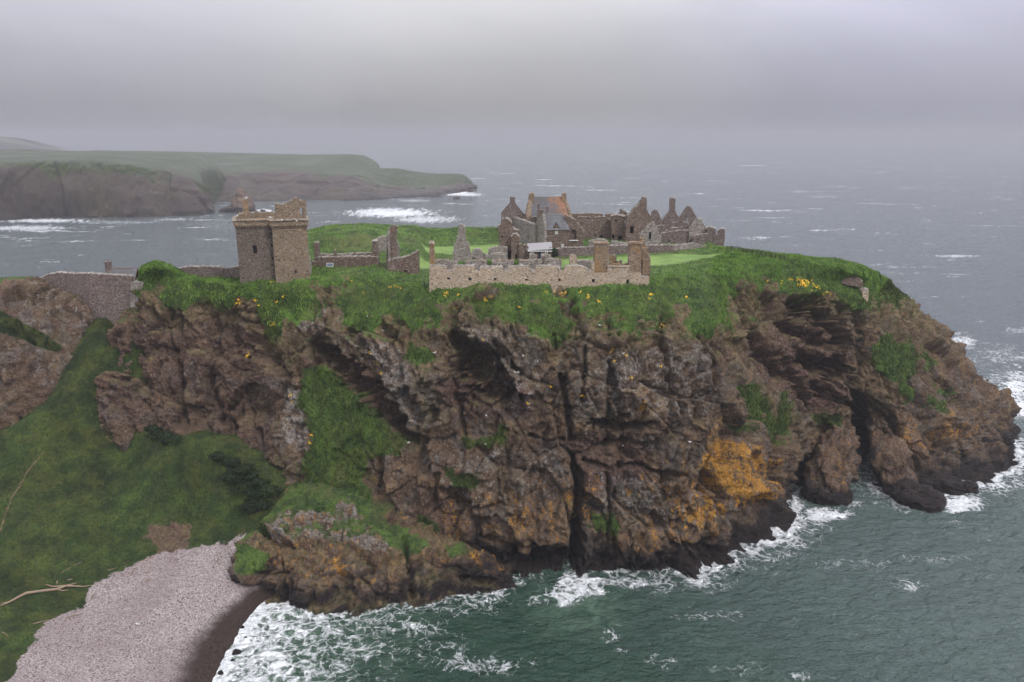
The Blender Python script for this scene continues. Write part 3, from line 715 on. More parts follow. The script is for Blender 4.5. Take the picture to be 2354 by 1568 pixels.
# ---- buttress in front of the cove
CC = [
 [(640, 1290, 131), (630, 1250, 132), (640, 1220, 133), (660, 1180, 134.5), (690, 1140, 136), (720, 1080, 141)],
 [(550, 1350, 124), (548, 1310, 125), (562, 1265, 126.5), (600, 1215, 129), (640, 1165, 132), (700, 1080, 141)],
 [(528, 1400, 117.5), (528, 1340, 119.5), (533, 1290, 121.5), (556, 1242, 124), (596, 1208, 127.5), (700, 1070, 141)],
 [(565, 1430, 115.5), (575, 1372, 118), (570, 1300, 119.5), (585, 1240, 122.5), (625, 1192, 127), (710, 1070, 141)],
 [(640, 1470, 112), (640, 1388, 116.5), (630, 1310, 118), (640, 1240, 121.5), (655, 1180, 127), (735, 1060, 141)],
 [(740, 1480, 109), (735, 1415, 113.2), (745, 1340, 115), (750, 1260, 119), (745, 1190, 124.5), (780, 1060, 140)],
 [(860, 1480, 109.5), (862, 1408, 113.6), (860, 1330, 116), (855, 1255, 120.5), (815, 1165, 127.5), (850, 1050, 141)],
 [(985, 1460, 111.5), (985, 1388, 115.6), (965, 1325, 118), (950, 1275, 121), (905, 1200, 127), (910, 1080, 139)],
 [(1070, 1430, 116), (1070, 1370, 119), (1060, 1318, 120.5), (1050, 1270, 122.5), (1000, 1235, 127), (1000, 1120, 138)],
 [(1150, 1410, 119), (1145, 1355, 121), (1140, 1318, 121.5), (1105, 1268, 123.5), (1060, 1245, 127.5), (1060, 1130, 138)],
 [(1175, 1400, 123), (1170, 1350, 124), (1170, 1310, 125), (1130, 1272, 127), (1085, 1252, 129.5), (1080, 1150, 138)],
 [(1150, 1390, 130), (1150, 1350, 131), (1150, 1310, 131), (1110, 1275, 132), (1080, 1260, 133), (1080, 1160, 139)],
]
A = np.array([[P(x, y, Y=Y) for x, y, Y in c] for c in CC])
nc = [int(np.clip(l/.17, 10, 90)) for l in np.linalg.norm(A[1:, 1:4]-A[:-1, 1:4], axis=-1).mean(1)]
nr = [int(np.clip(l/.17, 10, 90)) for l in np.linalg.norm(A[:, 1:]-A[:, :-1], axis=-1).mean(0)]
G, _ = catmull(A, nc, 0); G, rr = catmull(G, nr, 1); nu, nv = G.shape[:2]
N0 = grid_normals(G); N0 = -N0 if N0[nu//2, nv//2, 1] > 0 else N0
NS = blurg(N0, 6); NS /= np.linalg.norm(NS, axis=-1, keepdims=True)+1e-9
p = G.reshape(-1, 3); px, py = proj(p); wob = fbm(p*.35, 4, 171, .6); wob2 = fbm(p*.12, 4, 181, .6)
gp = regions(px, py, [(a, 1.0) for a, k in GRASS_PATCH], wob)
WF = fbm(p*.9, 3, 372, .65); WC = fbm(p*.16, 3, 3372, .6)
disp = rock_disp(p, 1.0, .5)*(1-.75*gp)-carve(px, py, CARVE_BUT, wob)+gp*.3*fbm(p*.8, 3, 5)
Gd = p+NS.reshape(-1, 3)*disp[:, None]; z = Gd[:, 2]
GdC = Gd.reshape(nu, nv, 3)
N1 = blurg(grid_normals(GdC), 3); N1 = -N1 if N1[nu//2, nv//2, 1] > 0 else N1
slope = (N1[..., 2]/(np.linalg.norm(N1, axis=-1)+1e-9)).ravel()
wet = 1-sstep(2.2, 5.6, z+wob*4+wob2*3)
pB = regions(px, py, PALE, wob, 10, 20); oB = regions(px, py, ORANGE_BUT, wob, 22, 30)*np.clip(.9+1.2*fbm(p*np.array([.5, .5, .2]), 3, 64), .2, 1.2)
finish_land('rock_promontory', GdC, G, masks_pack(len(p), grass=np.maximum(gp*.95, sstep(.75, .9, slope)*sstep(6, 10, z)*.6), orange=np.maximum(oB*1.25, .50*(wob2 > -.15))*(1-wet*.6),
    pale=np.maximum(regions(px, py, PALE, wob, 10, 20), .2), wet=wet, dry=sstep(.35, .7, slope)*.7*(1-.9*pB)*(1-np.clip(1.3*oB, 0, 1)), red=np.maximum(regions(px, py, RED, wob, 12, 16), .25), dark=.35*np.ones(len(p), np.float32)), M['land'])
for k in range(0, nu, 3):
    j = np.argmax(GdC[k, :, 2] > 0.1); SHORE.append(GdC[k, j, :2])

# ---- left cliff beside the gully
CL = [
 [(-420, 1150, 138), (-420, 980, 142), (-420, 860, 147), (-420, 760, 152), (-420, 690, 156), (-420, 655, 164), (-420, 640, 180)],
 [(-150, 1120, 139), (-150, 1000, 142.5), (-150, 880, 147), (-150, 780, 151.5), (-150, 700, 156), (-150, 665, 162), (-150, 648, 172)],
 [(0, 1100, 140), (0, 990, 143.5), (0, 880, 147.5), (0, 790, 151.5), (0, 700, 156), (0, 650, 162), (0, 644, 168)],
 [(62, 1080, 141), (62, 985, 144.5), (66, 890, 148.5), (68, 800, 152), (70, 720, 156), (70, 645, 163), (75, 640, 168)],
 [(118, 1000, 145), (118, 930, 147.5), (122, 870, 149.8), (135, 800, 153), (140, 720, 157), (120, 660, 162.5), (120, 650, 168)],
 [(165, 950, 149), (168, 890, 151), (175, 830, 153), (190, 770, 155.5), (200, 720, 158.5), (178, 680, 163), (150, 660, 170)],
 [(190, 940, 158), (195, 880, 159), (200, 830, 160), (215, 780, 161.5), (222, 740, 163), (200, 710, 166), (180, 690, 174)],
]
A = np.array([[P(x, y, Y=Y) for x, y, Y in c] for c in CL])
back = A[:, -1:].copy(); back[:, 0, 1] += 8; back[:, 0, 2] = -5; A = np.concatenate([A, back], 1)
nc = [int(np.clip(l/.26, 8, 90)) for l in np.linalg.norm(A[1:, 1:5]-A[:-1, 1:5], axis=-1).mean(1)]
nr = [int(np.clip(l/.26, 8, 60)) for l in np.linalg.norm(A[:, 1:]-A[:, :-1], axis=-1).mean(0)]; nr[-1] = 12
G, _ = catmull(A, nc, 0); G, rr = catmull(G, nr, 1); nu, nv = G.shape[:2]; rr = np.repeat(rr[None], nu, 0).ravel()
N0 = grid_normals(G); N0 = -N0 if N0[nu//2, nv//3, 1] > 0 else N0
NS = blurg(N0, 5); NS /= np.linalg.norm(NS, axis=-1, keepdims=True)+1e-9
p = G.reshape(-1, 3); px, py = proj(p); wob = fbm(p*.35, 4, 271, .6); wob2 = fbm(p*.12, 4, 281, .6)
top = sstep(4.9, 5.1, rr+wob*.3)
WF = fbm(p*.9, 3, 373, .65); WC = fbm(p*.16, 3, 3373, .6)
disp = rock_disp(p, .8, .5)*(1-.8*top)-carve(px, py, [([(46, 962, 6), (47, 990, 9)], 4.5), ([(30, 740, 10), (70, 790, 12)], .8)], wob)
Gd = p+NS.reshape(-1, 3)*disp[:, None]
band = regions(px, py, [([(-60, 690), (0, 712), (60, 745), (140, 790), (130, 815), (50, 780), (-60, 745)], 1)], wob, 5, 10)
finish_land('gully_cliff', Gd.reshape(nu, nv, 3), G, masks_pack(len(p), grass=np.maximum(top*.9*(px < 110), band*.85), pale=.45*regions(px, py, PALE_L, wob, 14, 24), dry=np.maximum(.35*sstep(-.1, .3, wob2), top*.5),
    red=.15*np.ones(len(p)), dark=np.maximum(band, .4), orange=.05*np.ones(len(p))), M['land'])

# ---- cove: grassy gully, turf bank and shingle beach as one height field through surveyed points
cove_pts = [(490, 1568, 0), (560, 1440, 0), (620, 1378, 0), (445, 1700, 0), (700, 1500, -3), (620, 1600, -3), (800, 1420, -5), (580, 1750, -4),
 (400, 1568, 1.3), (470, 1440, 1.5), (560, 1360, 1.5), (330, 1560, 2.2), (300, 1450, 2.6), (100, 1568, 3.3), (400, 1350, 2.9), (500, 1285, 3.4), (540, 1255, 4.2), (350, 1290, 3.9), (200, 1380, 3.6), (60, 1480, 4.2), (-100, 1600, 4.4), (100, 1700, 3),
 (0, 1400, 5.0), (100, 1350, 5.0), (300, 1275, 5.0), (440, 1240, 5.2), (-200, 1450, 6), (0, 1250, 9), (150, 1200, 9.6), (300, 1200, 8.2), (450, 1160, 8.5), (580, 1160, 9), (640, 1200, 6.5),
 (0, 1100, 15.5), (100, 1050, 17.5), (200, 1050, 16.5), (300, 1080, 14), (430, 1090, 14.8), (700, 1130, 12), (0, 1000, 20.5), (100, 950, 24), (200, 950, 23), (150, 850, 30), (205, 780, 35.5), (245, 728, 38.6), (320, 730, 40),
 (335, 960, 22), (430, 1035, 18.5), (520, 1040, 18.5), (600, 1085, 15.5), (630, 1120, 13.5), (-200, 1100, 18), (-200, 1250, 10), (250, 690, 40), (300, 850, 30), (-400, 1400, 7), (-350, 1150, 15)]
CP = [P(x, y, z=zv) for x, y, zv in cove_pts]
for x, Yv, zv in ((345, 149, 23), (400, 148, 20), (460, 147, 19), (520, 146, 18.5), (580, 146, 17), (640, 145, 14), (700, 143, 10), (120, 152, 25), (60, 150, 20), (0, 149, 19), (-100, 148, 19), (-250, 147, 20), (-400, 147, 20), (100, 162, 27), (0, 162, 20), (-150, 162, 20), (-400, 162, 20), (400, 158, 24), (500, 158, 22), (600, 158, 18), (700, 158, 12), (345, 158, 28)):
    CP.append(np.array([(x-CX)/F*(Yv*cp+50*sp), Yv, zv]))
CP = np.array(CP)
def tps_fit(X, v, lam=4.0):
    n = len(X); d = np.linalg.norm(X[:, None]-X[None], axis=-1); K = np.where(d > 0, d*d*np.log(d+1e-9), 0)+lam*np.eye(n)
    Pm = np.concatenate([np.ones((n, 1)), X], 1); Mx = np.block([[K, Pm], [Pm.T, np.zeros((3, 3))]])
    w = np.linalg.solve(Mx, np.concatenate([v, np.zeros(3)])); return X, w
def tps_eval(m, Q):
    X, w = m; out = w[-3]+Q[:, 0]*w[-2]+Q[:, 1]*w[-1]
    for k in range(len(X)):
        d2 = ((Q-X[k])**2).sum(1)+1e-9; out = out+w[k]*.5*d2*np.log(d2)
    return out
tm = tps_fit(CP[:, :2], CP[:, 2])
xs = np.arange(-150, -22, .26); ys = np.arange(64, 172, .26)
Q = np.stack(np.meshgrid(xs, ys, indexing='ij'), -1).reshape(-1, 2)
zt = tps_eval(tm, Q); p = np.concatenate([Q, zt[:, None]], 1)
p[:, 2] = np.clip(p[:, 2], -6, 45)
px, py = proj(p); wob = fbm(p*.35, 4, 371, .6); wob2 = fbm(p*.12, 4, 381, .6); wobf = fbm(p*.9, 3, 391, .6)
shpoly = [(-300, 1800), (-40, 1660), (20, 1560), (60, 1500), (110, 1430), (190, 1395), (205, 1345), (280, 1310), (350, 1275), (440, 1262), (500, 1250), (560, 1225), (620, 1240), (900, 1400), (900, 1800), (-300, 1800)]
shin = sstep(-8, 8, poly_sd(px, py, shpoly)+wob*22+wobf*8)
scree = sstep(-12, 14, poly_sd(px, py, [(345, 1205), (400, 1195), (440, 1215), (432, 1255), (440, 1300), (350, 1290), (365, 1262), (332, 1235)])+wob*34+wobf*10)
shin2 = shin*1.0
berm = .12*np.sin(p[:, 2]*5+wob2*4)*shin
p[:, 2] += (1-shin)*(1.1*fbm(p*.10, 3, 5)+.5*fbm(p*.4, 3, 6, .6)+.18*fbm(p*1.4, 2, 7))*sstep(4.2, 7, zt)+berm+.10*wobf*shin
wetb = 1-sstep(.9, 1.7, zt+wob2*.5+wobf*.25)
nu, nv = len(xs), len(ys)
path = 1-sstep(.6, 1.4, caps(px, py, [(0, 1215, 3), (25, 1150, 2.5), (75, 1070, 2), (100, 1035, 1.5)]))
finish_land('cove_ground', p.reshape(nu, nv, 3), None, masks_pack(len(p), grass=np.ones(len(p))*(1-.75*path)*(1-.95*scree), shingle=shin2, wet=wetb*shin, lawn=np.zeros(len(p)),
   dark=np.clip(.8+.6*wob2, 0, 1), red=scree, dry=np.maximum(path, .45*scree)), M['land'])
tide = [(x, y) for x, y in ((0, 0),)]
cz = p[:, 2].reshape(nu, nv)
for k in range(0, nu, 3):
    idx = np.where(np.diff(np.sign(cz[k]-.05)) != 0)[0]
    for j in idx: 
        q_ = p.reshape(nu, nv, 3)[k, j]
        if q_[1] < 122: SHORE.append(q_[:2])
COVE = p.reshape(nu, nv, 3)
SHORE = np.array(SHORE)

# ------------------------------------------------------------------ sea
FOAM = [ # px, py, rx, ry, strength
 (800, 1500, 170, 36, .60), (1110, 1535, 150, 26, .58), (960, 1455, 130, 24, .58), (650, 1550, 130, 40, .66), (1430, 1345, 90, 14, .62), (1560, 1335, 90, 9, .58), (2335, 900, 40, 60, .66), (2300, 820, 60, 30, .55), (1650, 1420, 140, 16, .46), (1950, 1300, 150, 18, .44), (2150, 1290, 120, 14, .46),
 (1340, 1345, 60, 26, .95), (1290, 1375, 50, 22, .8), (1400, 1470, 26, 30, .60), (1425, 1500, 24, 10, .5), (1240, 1385, 50, 14, .6), (720, 1440, 110, 36, .62), (900, 1425, 80, 30, .55), (620, 1480, 90, 90, .62),
 (1010, 1500, 110, 45, .45), (1520, 1530, 40, 14, .6), (1100, 1400, 60, 18, .5), (1700, 1265, 60, 16, .75), (1780, 1225, 60, 22, .72), (1830, 1165, 16, 40, .8), (1900, 1185, 60, 16, .85), (1960, 1160, 50, 12, .6), (2200, 1160, 70, 22, .95),
 (2260, 1100, 70, 30, .85), (2320, 1060, 50, 60, .8), (2340, 940, 40, 26, .9), (2100, 1350, 44, 16, .56), (2080, 1345, 60, 22, .45), (2010, 1310, 30, 12, .45), (2010, 1160, 20, 6, .6), (2190, 1205, 40, 8, .5), (1700, 1540, 120, 16, .4), (1500, 1400, 160, 40, .25), (1840, 1560, 60, 10, .5),
 (900, 490, 110, 12, .80), (980, 505, 90, 10, .62), (950, 462, 60, 5, .6), (1050, 443, 38, 9, .95), (1100, 411, 30, 2.5, .6), (1075, 448, 40, 5, .7), (1360, 437, 30, 3, .55), (100, 508, 130, 5, .75), (60, 525, 120, 8, .62), (260, 512, 160, 6, .58), (245, 497, 12, 3, .8), (400, 505, 70, 5, .6), (500, 520, 90, 20, .42), (605, 485, 22, 4, .9),
 (840, 457, 90, 3, .65), (520, 465, 90, 3, .5), (60, 560, 150, 10, .35), (2200, 590, 60, 4, .62), (1830, 490, 40, 2, .5), (1780, 485, 110, 2.0, .4), (2150, 590, 160, 6, .35), (2140, 525, 90, 3, .35), (2210, 790, 40, 20, .62), (2180, 770, 60, 6, .6), (2340, 760, 40, 8, .6), (2250, 830, 80, 40, .42), (2300, 880, 80, 40, .55), (2120, 745, 10, 14, .6), (2280, 1240, 60, 12, .4),
 (700, 1550, 200, 40, .42), (1600, 1480, 60, 12, .35), (2200, 1420, 60, 20, .3), (1950, 1420, 60, 20, .3)]
az = np.tan(np.radians(np.linspace(-50, 50, 950)))
ysea = np.concatenate([np.linspace(45, 92, 20), 92*np.exp(np.linspace(.004, math.log(400/92), 560)), 400*np.exp(np.linspace(.01, math.log(26000/400), 300))])
Yg, Tg = np.meshgrid(ysea, az, indexing='ij')
p = np.stack([Yg*Tg, Yg, 0*Yg], -1).reshape(-1, 3)
amp = np.interp(p[:, 1], [0, 120, 400, 1500, 4000], [1, 1, .9, .5, 0])
c_, s_ = math.cos(math.radians(-14)), math.sin(math.radians(-14))
r = np.stack([(p[:, 0]*c_-p[:, 1]*s_)*.6, p[:, 0]*s_+p[:, 1]*c_, 0*p[:, 0]], 1)
hgt = .42*fbm(r*.06, 3, 401)+.50*fbm(r*.20, 3, 405, .55, ridge=True)+.18*fbm(r*.6, 2, 409, .55, ridge=True)*(p[:, 1] < 600)
px, py = proj(p); wob = fbm(p*.25, 4, 471, .65); wob2 = fbm(p*.05, 4, 481, .6)
dsh = np.full(len(p), 99.0)
msk = (p[:, 1] < 330) & (p[:, 1] > 80)
q = p[msk]; dd = np.full(len(q), 1e9)
for s0 in SHORE: dd = np.minimum(dd, (q[:, 0]-s0[0])**2+(q[:, 1]-s0[1])**2)
dsh[msk] = np.sqrt(dd)
surf = (px < 760) & (py > 1330)
exposure_ = np.clip(.55+.9*wob2+.25*(p[:, 0] > 45), 0, 1)
foam = np.where(surf, .0, np.maximum(exposure_*(1-sstep(.3, 4.4, dsh+wob*3.2)), .68*exposure_*(1-sstep(1, 13, dsh+wob*9))))
cvt = [(445, 1700), (490, 1568), (525, 1500), (560, 1440), (620, 1378), (660, 1388)]
cv = np.array([P(a, b, z=0)[:2] for a, b in cvt]); db = np.full(len(p), 99.0)
m = p[:, 1] < 140
for (x0, y0), (x1, y1) in zip(cv[:-1], cv[1:]):
    ex, ey = x1-x0, y1-y0; t = np.clip(((p[m, 0]-x0)*ex+(p[m, 1]-y0)*ey)/(ex*ex+ey*ey), 0, 1)
    db[m] = np.minimum(db[m], np.hypot(p[m, 0]-x0-t*ex, p[m, 1]-y0-t*ey))
foam = np.maximum(foam, 1.0*(1-sstep(.6, 5.5, db+wob*3.5)))
foam = np.maximum(foam, .74*(1-sstep(4, 26, db+wob*12)))
foam = np.maximum(foam, .55*(1-sstep(8, 46, db+wob*16)))
for fx, fy, rx, ry, st in FOAM:
    m = (np.abs(px-fx) < rx*2.2) & (np.abs(py-fy) < ry*2.2)
    d = np.hypot((px[m]-fx)/rx, (py[m]-fy)/ry)
    foam[m] = np.maximum(foam[m], (min(1, st+.12) if st > .6 else st*.92)*(1-sstep(.2, 1.7, d+wob[m]*1.2)))
shal = np.clip(np.maximum(1-sstep(4, 30, db+wob2*12), .8*(1-sstep(0, 1.6, np.hypot((px-1330)/110, (py-1400)/70)))), 0, 1)
shal = np.maximum(shal, .25*(1-sstep(100, 130, p[:, 1]))*sstep(-.1, .4, wob2))
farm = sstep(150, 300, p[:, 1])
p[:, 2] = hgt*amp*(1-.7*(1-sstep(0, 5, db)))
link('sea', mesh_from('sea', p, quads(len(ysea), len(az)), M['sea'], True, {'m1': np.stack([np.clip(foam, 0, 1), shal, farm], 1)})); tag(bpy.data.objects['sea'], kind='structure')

# ------------------------------------------------------------------ far coast
def far_net(name, cols, sub=14, subr=14, dsc=1.0, seed=0):
    A = np.array(cols); G, _ = catmull(A, [sub]*(len(A)-1), 0); G, rr = catmull(G, [subr]*(A.shape[1]-1), 1)
    nu, nv = G.shape[:2]; N0 = grid_normals(G); N0 = -N0 if N0[nu//2, nv//4, 1] > 0 else N0
    p = G.reshape(-1, 3); r_ = np.repeat(rr[None], nu, 0).ravel()
    cl = 1-sstep(2.6, 3.2, r_)
    f1, f2, c = worley(p/np.array([34, 34, 70.])+seed, 5)
    d = dsc*(6*fbm(p*np.array([.045, .045, .010]), 4, 530+seed, .55, ridge=True)+9*fbm(p*.012, 4, 500+seed, .55, ridge=True)+7*(c-.5)-1.5*(1-sstep(0, .3, f2-f1))+4*fbm(p*.06, 4, 510+seed, .6))
    Gd = p+N0.reshape(-1, 3)*(d*(cl+.16*(1-cl)))[:, None]*np.array([1, 1, .4])
    w = fbm(p*.02, 4, 520+seed)
    o = finish_land(name, Gd.reshape(nu, nv, 3), G, masks_pack(len(p), grass=sstep(2.4, 3.1, r_+w*2.0), red=.25+w, wet=np.maximum(1-sstep(2, 7, p[:, 2]), np.clip(.85+.4*w, 0, 1)), dark=1+0*w, dry=.1+w), M['land'])
    return o
fa = []   # (px, waterline py, cliff-top py, skyline py)
for x, w, t, s, Yt, Ys in ((-2400, 500, 378, 352, 760, 1050), (-1500, 520, 392, 348, 690, 1040), (-900, 505, 380, 350, 745, 1050), (-420, 512, 385, 349, 720, 1050), (-200, 508, 380, 347, 740, 1050), (0, 506, 376, 347, 752, 1060), (60, 502, 374, 348, 758, 1060), (130, 499, 372, 351, 765, 1060), (190, 498, 371, 350, 775, 1060), (260, 498, 374, 350.5, 785, 1060), (330, 498, 384, 351, 795, 1060), (390, 496, 399, 354, 800, 1040), (440, 495, 412, 372, 805, 960), (463, 492, 428, 400, 815, 900), (480, 486, 470, 470, 850, 900)):
    a = P(x, w, z=0); a0 = a+[0, -4, -8]; b = P(x, t, Y=Yt); mid = .5*(a+b)+[0, -10, 0]; s_ = P(x, s, Y=Ys); bk = s_+[0, 60, -3]; bk2 = bk+[0, 60, -60]
    fa.append([a0, a, mid, b, .5*(b+s_)+[0, 0, 1.5], s_, bk, bk2])
far_net('near_coast_hills', fa, 26, 16)
fb = []
for x, w, t, s, Yt, Ys in ((280, 470, 392, 350.5, 960, 1250), (400, 468, 394, 352, 980, 1240), (520, 464, 396, 355, 1000, 1230), (620, 462, 396, 357, 1010, 1220), (720, 460, 398, 359, 1020, 1200), (790, 460, 400, 358.5, 1025, 1180), (825, 460, 404, 362, 1025, 1150), (850, 459, 412, 377, 1025, 1120), (870, 458, 424, 387, 1025, 1100), (910, 455, 430, 388, 1040, 1100), (960, 452, 432, 396, 1060, 1120), (1010, 447, 432, 400, 1080, 1140), (1060, 440, 425, 401, 1120, 1160), (1078, 436, 424, 413, 1150, 1170), (1090, 432, 430, 429, 1180, 1190)):
    a = P(x, w, z=0); a0 = a+[0, -4, -8]; b = P(x, t, Y=Yt); mid = .5*(a+b)+[0, -8, 0]; s_ = P(x, s, Y=Ys); bk = s_+[0, 60, -3]; bk2 = bk+[0, 60, -60]
    if x > 860: bk = s_+[0, 14, -3]; bk2 = bk+[0, 12, -40]
    fb.append([a0, a, mid, b, .5*(b+s_)+[0, 0, 1], s_, bk, bk2])
far_net('far_coast_hills', fb, 20, 14, .8, 3)
fc = []
for x, w, t, s in ((-2600, 362, 330, 304), (-1400, 364, 332, 298), (-500, 362, 330, 300), (-200, 360, 328, 306), (0, 356, 326, 316), (50, 354, 332, 323), (100, 350, 342, 335), (135, 347, 345, 344)):
    a = P(x, w, z=0); b = P(x, t, Y=a[1]+60); s_ = P(x, s, Y=a[1]+350); fc.append([a+[0, -4, -8], a, .5*(a+b), b, .5*(b+s_), s_, s_+[0, 100, -5], s_+[0, 200, -90]])
far_net('distant_hills', fc, 14, 8, .6, 9)

# ------------------------------------------------------------------ air, sky, light, camera
hz = NT('sea_haze'); pv = hz.n('ShaderNodeVolumePrincipled')
pv.inputs['Color'].default_value = (.42, .422, .440, 1); pv.inputs['Density'].default_value = .00027; pv.inputs['Anisotropy'].default_value = .1
hz.t.links.new(pv.outputs[0], hz.out.inputs['Volume'])
V, Fc = box((0, 9000, 52), (52000, 24000, 124))
tag(link('haze', mesh_from('haze', V, Fc, hz.m)), kind='stuff')
bpy.data.objects['haze'].visible_shadow = True

SUN_EL, SUN_AZ = math.radians(48), math.radians(140)   # azimuth from +Y towards +X: behind the camera, a little right
w = bpy.data.worlds.new('World'); SC.world = w; w.use_nodes = True; t = w.node_tree; t.nodes.clear()
class W(NT):
    def __init__(s): s.t = t; s.out = t.nodes.new('ShaderNodeOutputWorld')
ws = W()
sky = ws.n('ShaderNodeTexSky', sky_type='NISHITA', sun_disc=False); sky.sun_elevation = SUN_EL; sky.sun_rotation = SUN_AZ
sky.dust_density = 4; sky.air_density = 1.5
gc = ws.n('ShaderNodeTexCoord').outputs['Generated']
xyz = ws.n('ShaderNodeSeparateXYZ', i_Vector=gc)
cr = ws.n('ShaderNodeValToRGB'); ws.set(cr.inputs[0], xyz.outputs[2]); e = cr.color_ramp
e.elements[0].position = 0.0; e.elements[0].color = (.276, .276, .284, 1); e.elements[1].position = 1.0; e.elements[1].color = (1.7, 1.7, 1.75, 1)
for pos_, v in ((.035, (.280, .280, .288)), (.085, (.355, .355, .37)), (.15, (.53, .53, .55)), (.35, (1.1, 1.1, 1.14))):
    q_ = e.elements.new(pos_); q_.color = (*v, 1)
cn = ws.noise(ws.mapv(gc, (1.0, 1.0, 2.6)), 2.6, 6, .55, .6)
colr = ws.mix(ws.ramp(cn, .3, .7), (.93, .93, .945), (1.07, 1.07, 1.07))
side = ws.ramp(xyz.outputs[0], .02, .42)
tint = ws.mix(side, (1, 1, 1), (.92, .92, 1.08))
sidel = ws.ramp(xyz.outputs[0], -.05, -.45)
tint = ws.mix(sidel, tint, (.88, .88, .96), 'MULTIPLY')
cc = ws.mix(1.0, ws.mix(1.0, cr.outputs[0], colr, 'MULTIPLY'), tint, 'MULTIPLY')
cloud = ws.mix(1.0, cc, (10, 10, 10), 'MULTIPLY')
desat = ws.n('ShaderNodeHueSaturation'); desat.inputs['Saturation'].default_value = .25; ws.set(desat.inputs['Color'], sky.outputs[0])
bg = ws.n('ShaderNodeBackground'); bg.inputs['Strength'].default_value = .1
ws.set(bg.inputs['Color'], ws.mix(.93, desat.outputs[0], cloud)); t.links.new(bg.outputs[0], ws.out.inputs['Surface'])

sd = bpy.data.lights.new('sun', 'SUN'); sd.energy = 1.5; sd.angle = math.radians(10); sd.color = (1, .965, .92)
so = bpy.data.objects.new('sun', sd); C.objects.link(so)
dirv = Vector((math.sin(SUN_AZ)*math.cos(SUN_EL)*-1*-1, math.cos(SUN_AZ)*math.cos(SUN_EL), math.sin(SUN_EL)))
dirv.x = abs(dirv.x)
so.rotation_euler = dirv.to_track_quat('Z', 'Y').to_euler()
sky.sun_rotation = math.atan2(dirv.x, dirv.y)
cam = bpy.data.cameras.new('camera'); cam.lens = F/2353*36; cam.sensor_width = 36; cam.clip_end = 60000; cam.clip_start = .5
cam.shift_x = 0; co = bpy.data.objects.new('camera', cam); C.objects.link(co); co.location = (0, 0, CAMZ)
co.rotation_euler = (math.pi/2-PIT, 0, 0); SC.camera = co
SC.view_settings.view_transform = 'Standard'; SC.view_settings.look = 'None'; SC.view_settings.exposure = .58; SC.view_settings.gamma = 1
SC.cycles.use_denoising = True
SC.cycles.max_bounces = 5; SC.cycles.diffuse_bounces = 3; SC.cycles.glossy_bounces = 2; SC.cycles.volume_bounces = 1
SC.cycles.use_adaptive_sampling = True; SC.cycles.adaptive_threshold = .03

# ------------------------------------------------------------------ buildings
def Z1(*pts): return [(517.0+.19523*x, 425.1+.19523*y) for x, y in pts]
def Z2(*pts): return [(947.9+.17583*x, 425.1+.17583*y) for x, y in pts]
def Z3(*pts): return [(1292.5+.17583*x, 425.1+.17583*y) for x, y in pts]

class Plane:
    """vertical plane through two surveyed ground points (px, Y)"""
    def __init__(s, a, b, zref=48.5):
        def g(px, Y): return np.array([(px-CX)/F*(Y*cp+(CAMZ-zref)*sp), Y])
        s.A, s.B = g(*a), g(*b); s.u = (s.B-s.A)/np.linalg.norm(s.B-s.A); s.n = np.array([-s.u[1], s.u[0]])
        if s.n[1] < 0: s.n = -s.n
    def hit(s, px, py):
        u = (px-CX)/F; v = (py-CY)/F; d = np.array([u, cp-v*sp, -sp-v*cp])
        t = (s.n@s.A)/(s.n@d[:2]); q = d*t
        return float((q[:2]-s.A)@s.u), CAMZ+q[2]
    def w(s, a, z, dep=0.0):
        q = s.A+s.u*a+s.n*dep; return (q[0], q[1], z)

def rough_outline(o, step=.45, jit=.10, zlo=None):
    out = []
    n = len(o)
    for k in range(n):
        a = np.array(o[k]); b = np.array(o[(k+1) % n]); L = np.linalg.norm(b-a)
        out.append(tuple(a))
        if zlo is not None and (a[1] <= zlo+.01 and b[1] <= zlo+.01): continue
        m = int(L/step)
        vert = abs((b-a)[1]) > 3*abs((b-a)[0])
        for q in range(1, m):
            p_ = a+(b-a)*q/m
            j = jit*(.5 if vert else 1)
            out.append((p_[0]+random.uniform(-j, j), p_[1]+random.uniform(-j, j)))
    return out

def slab(pl, outline, thick, niches=(), holes=(), rough=True, zlo=None, depth0=0.0):
    o = rough_outline(outline, zlo=zlo) if rough else list(outline)
    def rect(r): return [(r[0], r[1]), (r[2], r[1]), (r[2], r[3]), (r[0], r[3])]
    def flat(L): return [p_ for l in L for p_ in l]
    V = []; Fc = []
    allh = [rect(h) for h in list(holes)+list(niches)]
    for loops, dep in (([o]+allh, depth0), ([o]+[rect(h) for h in holes], depth0+thick)):
        b = len(V); V += [pl.w(a, z_, dep) for a, z_ in flat(loops)]
        Fc += [tuple(b+i for i in t) for t in tessellate_polygon([[Vector((a, z_, 0)) for a, z_ in l] for l in loops])]
    n = len(o); b2 = len(flat([o]+allh))
    for k in range(n): Fc.append((k, (k+1) % n, b2+(k+1) % n, b2+k))
    off = n
    for q, h in enumerate(allh):
        if q < len(holes):
            for k in range(4): Fc.append((off+k, off+(k+1) % 4, b2+n+q*4+(k+1) % 4, b2+n+q*4+k))
        else:
            b = len(V); V += [pl.w(a, z_, depth0+min(thick*.85, .9)) for a, z_ in h]
            for k in range(4): Fc.append((off+k, off+(k+1) % 4, b+(k+1) % 4, b+k))
            Fc.append((b, b+1, b+2, b+3))
        off += 4
    return V, Fc

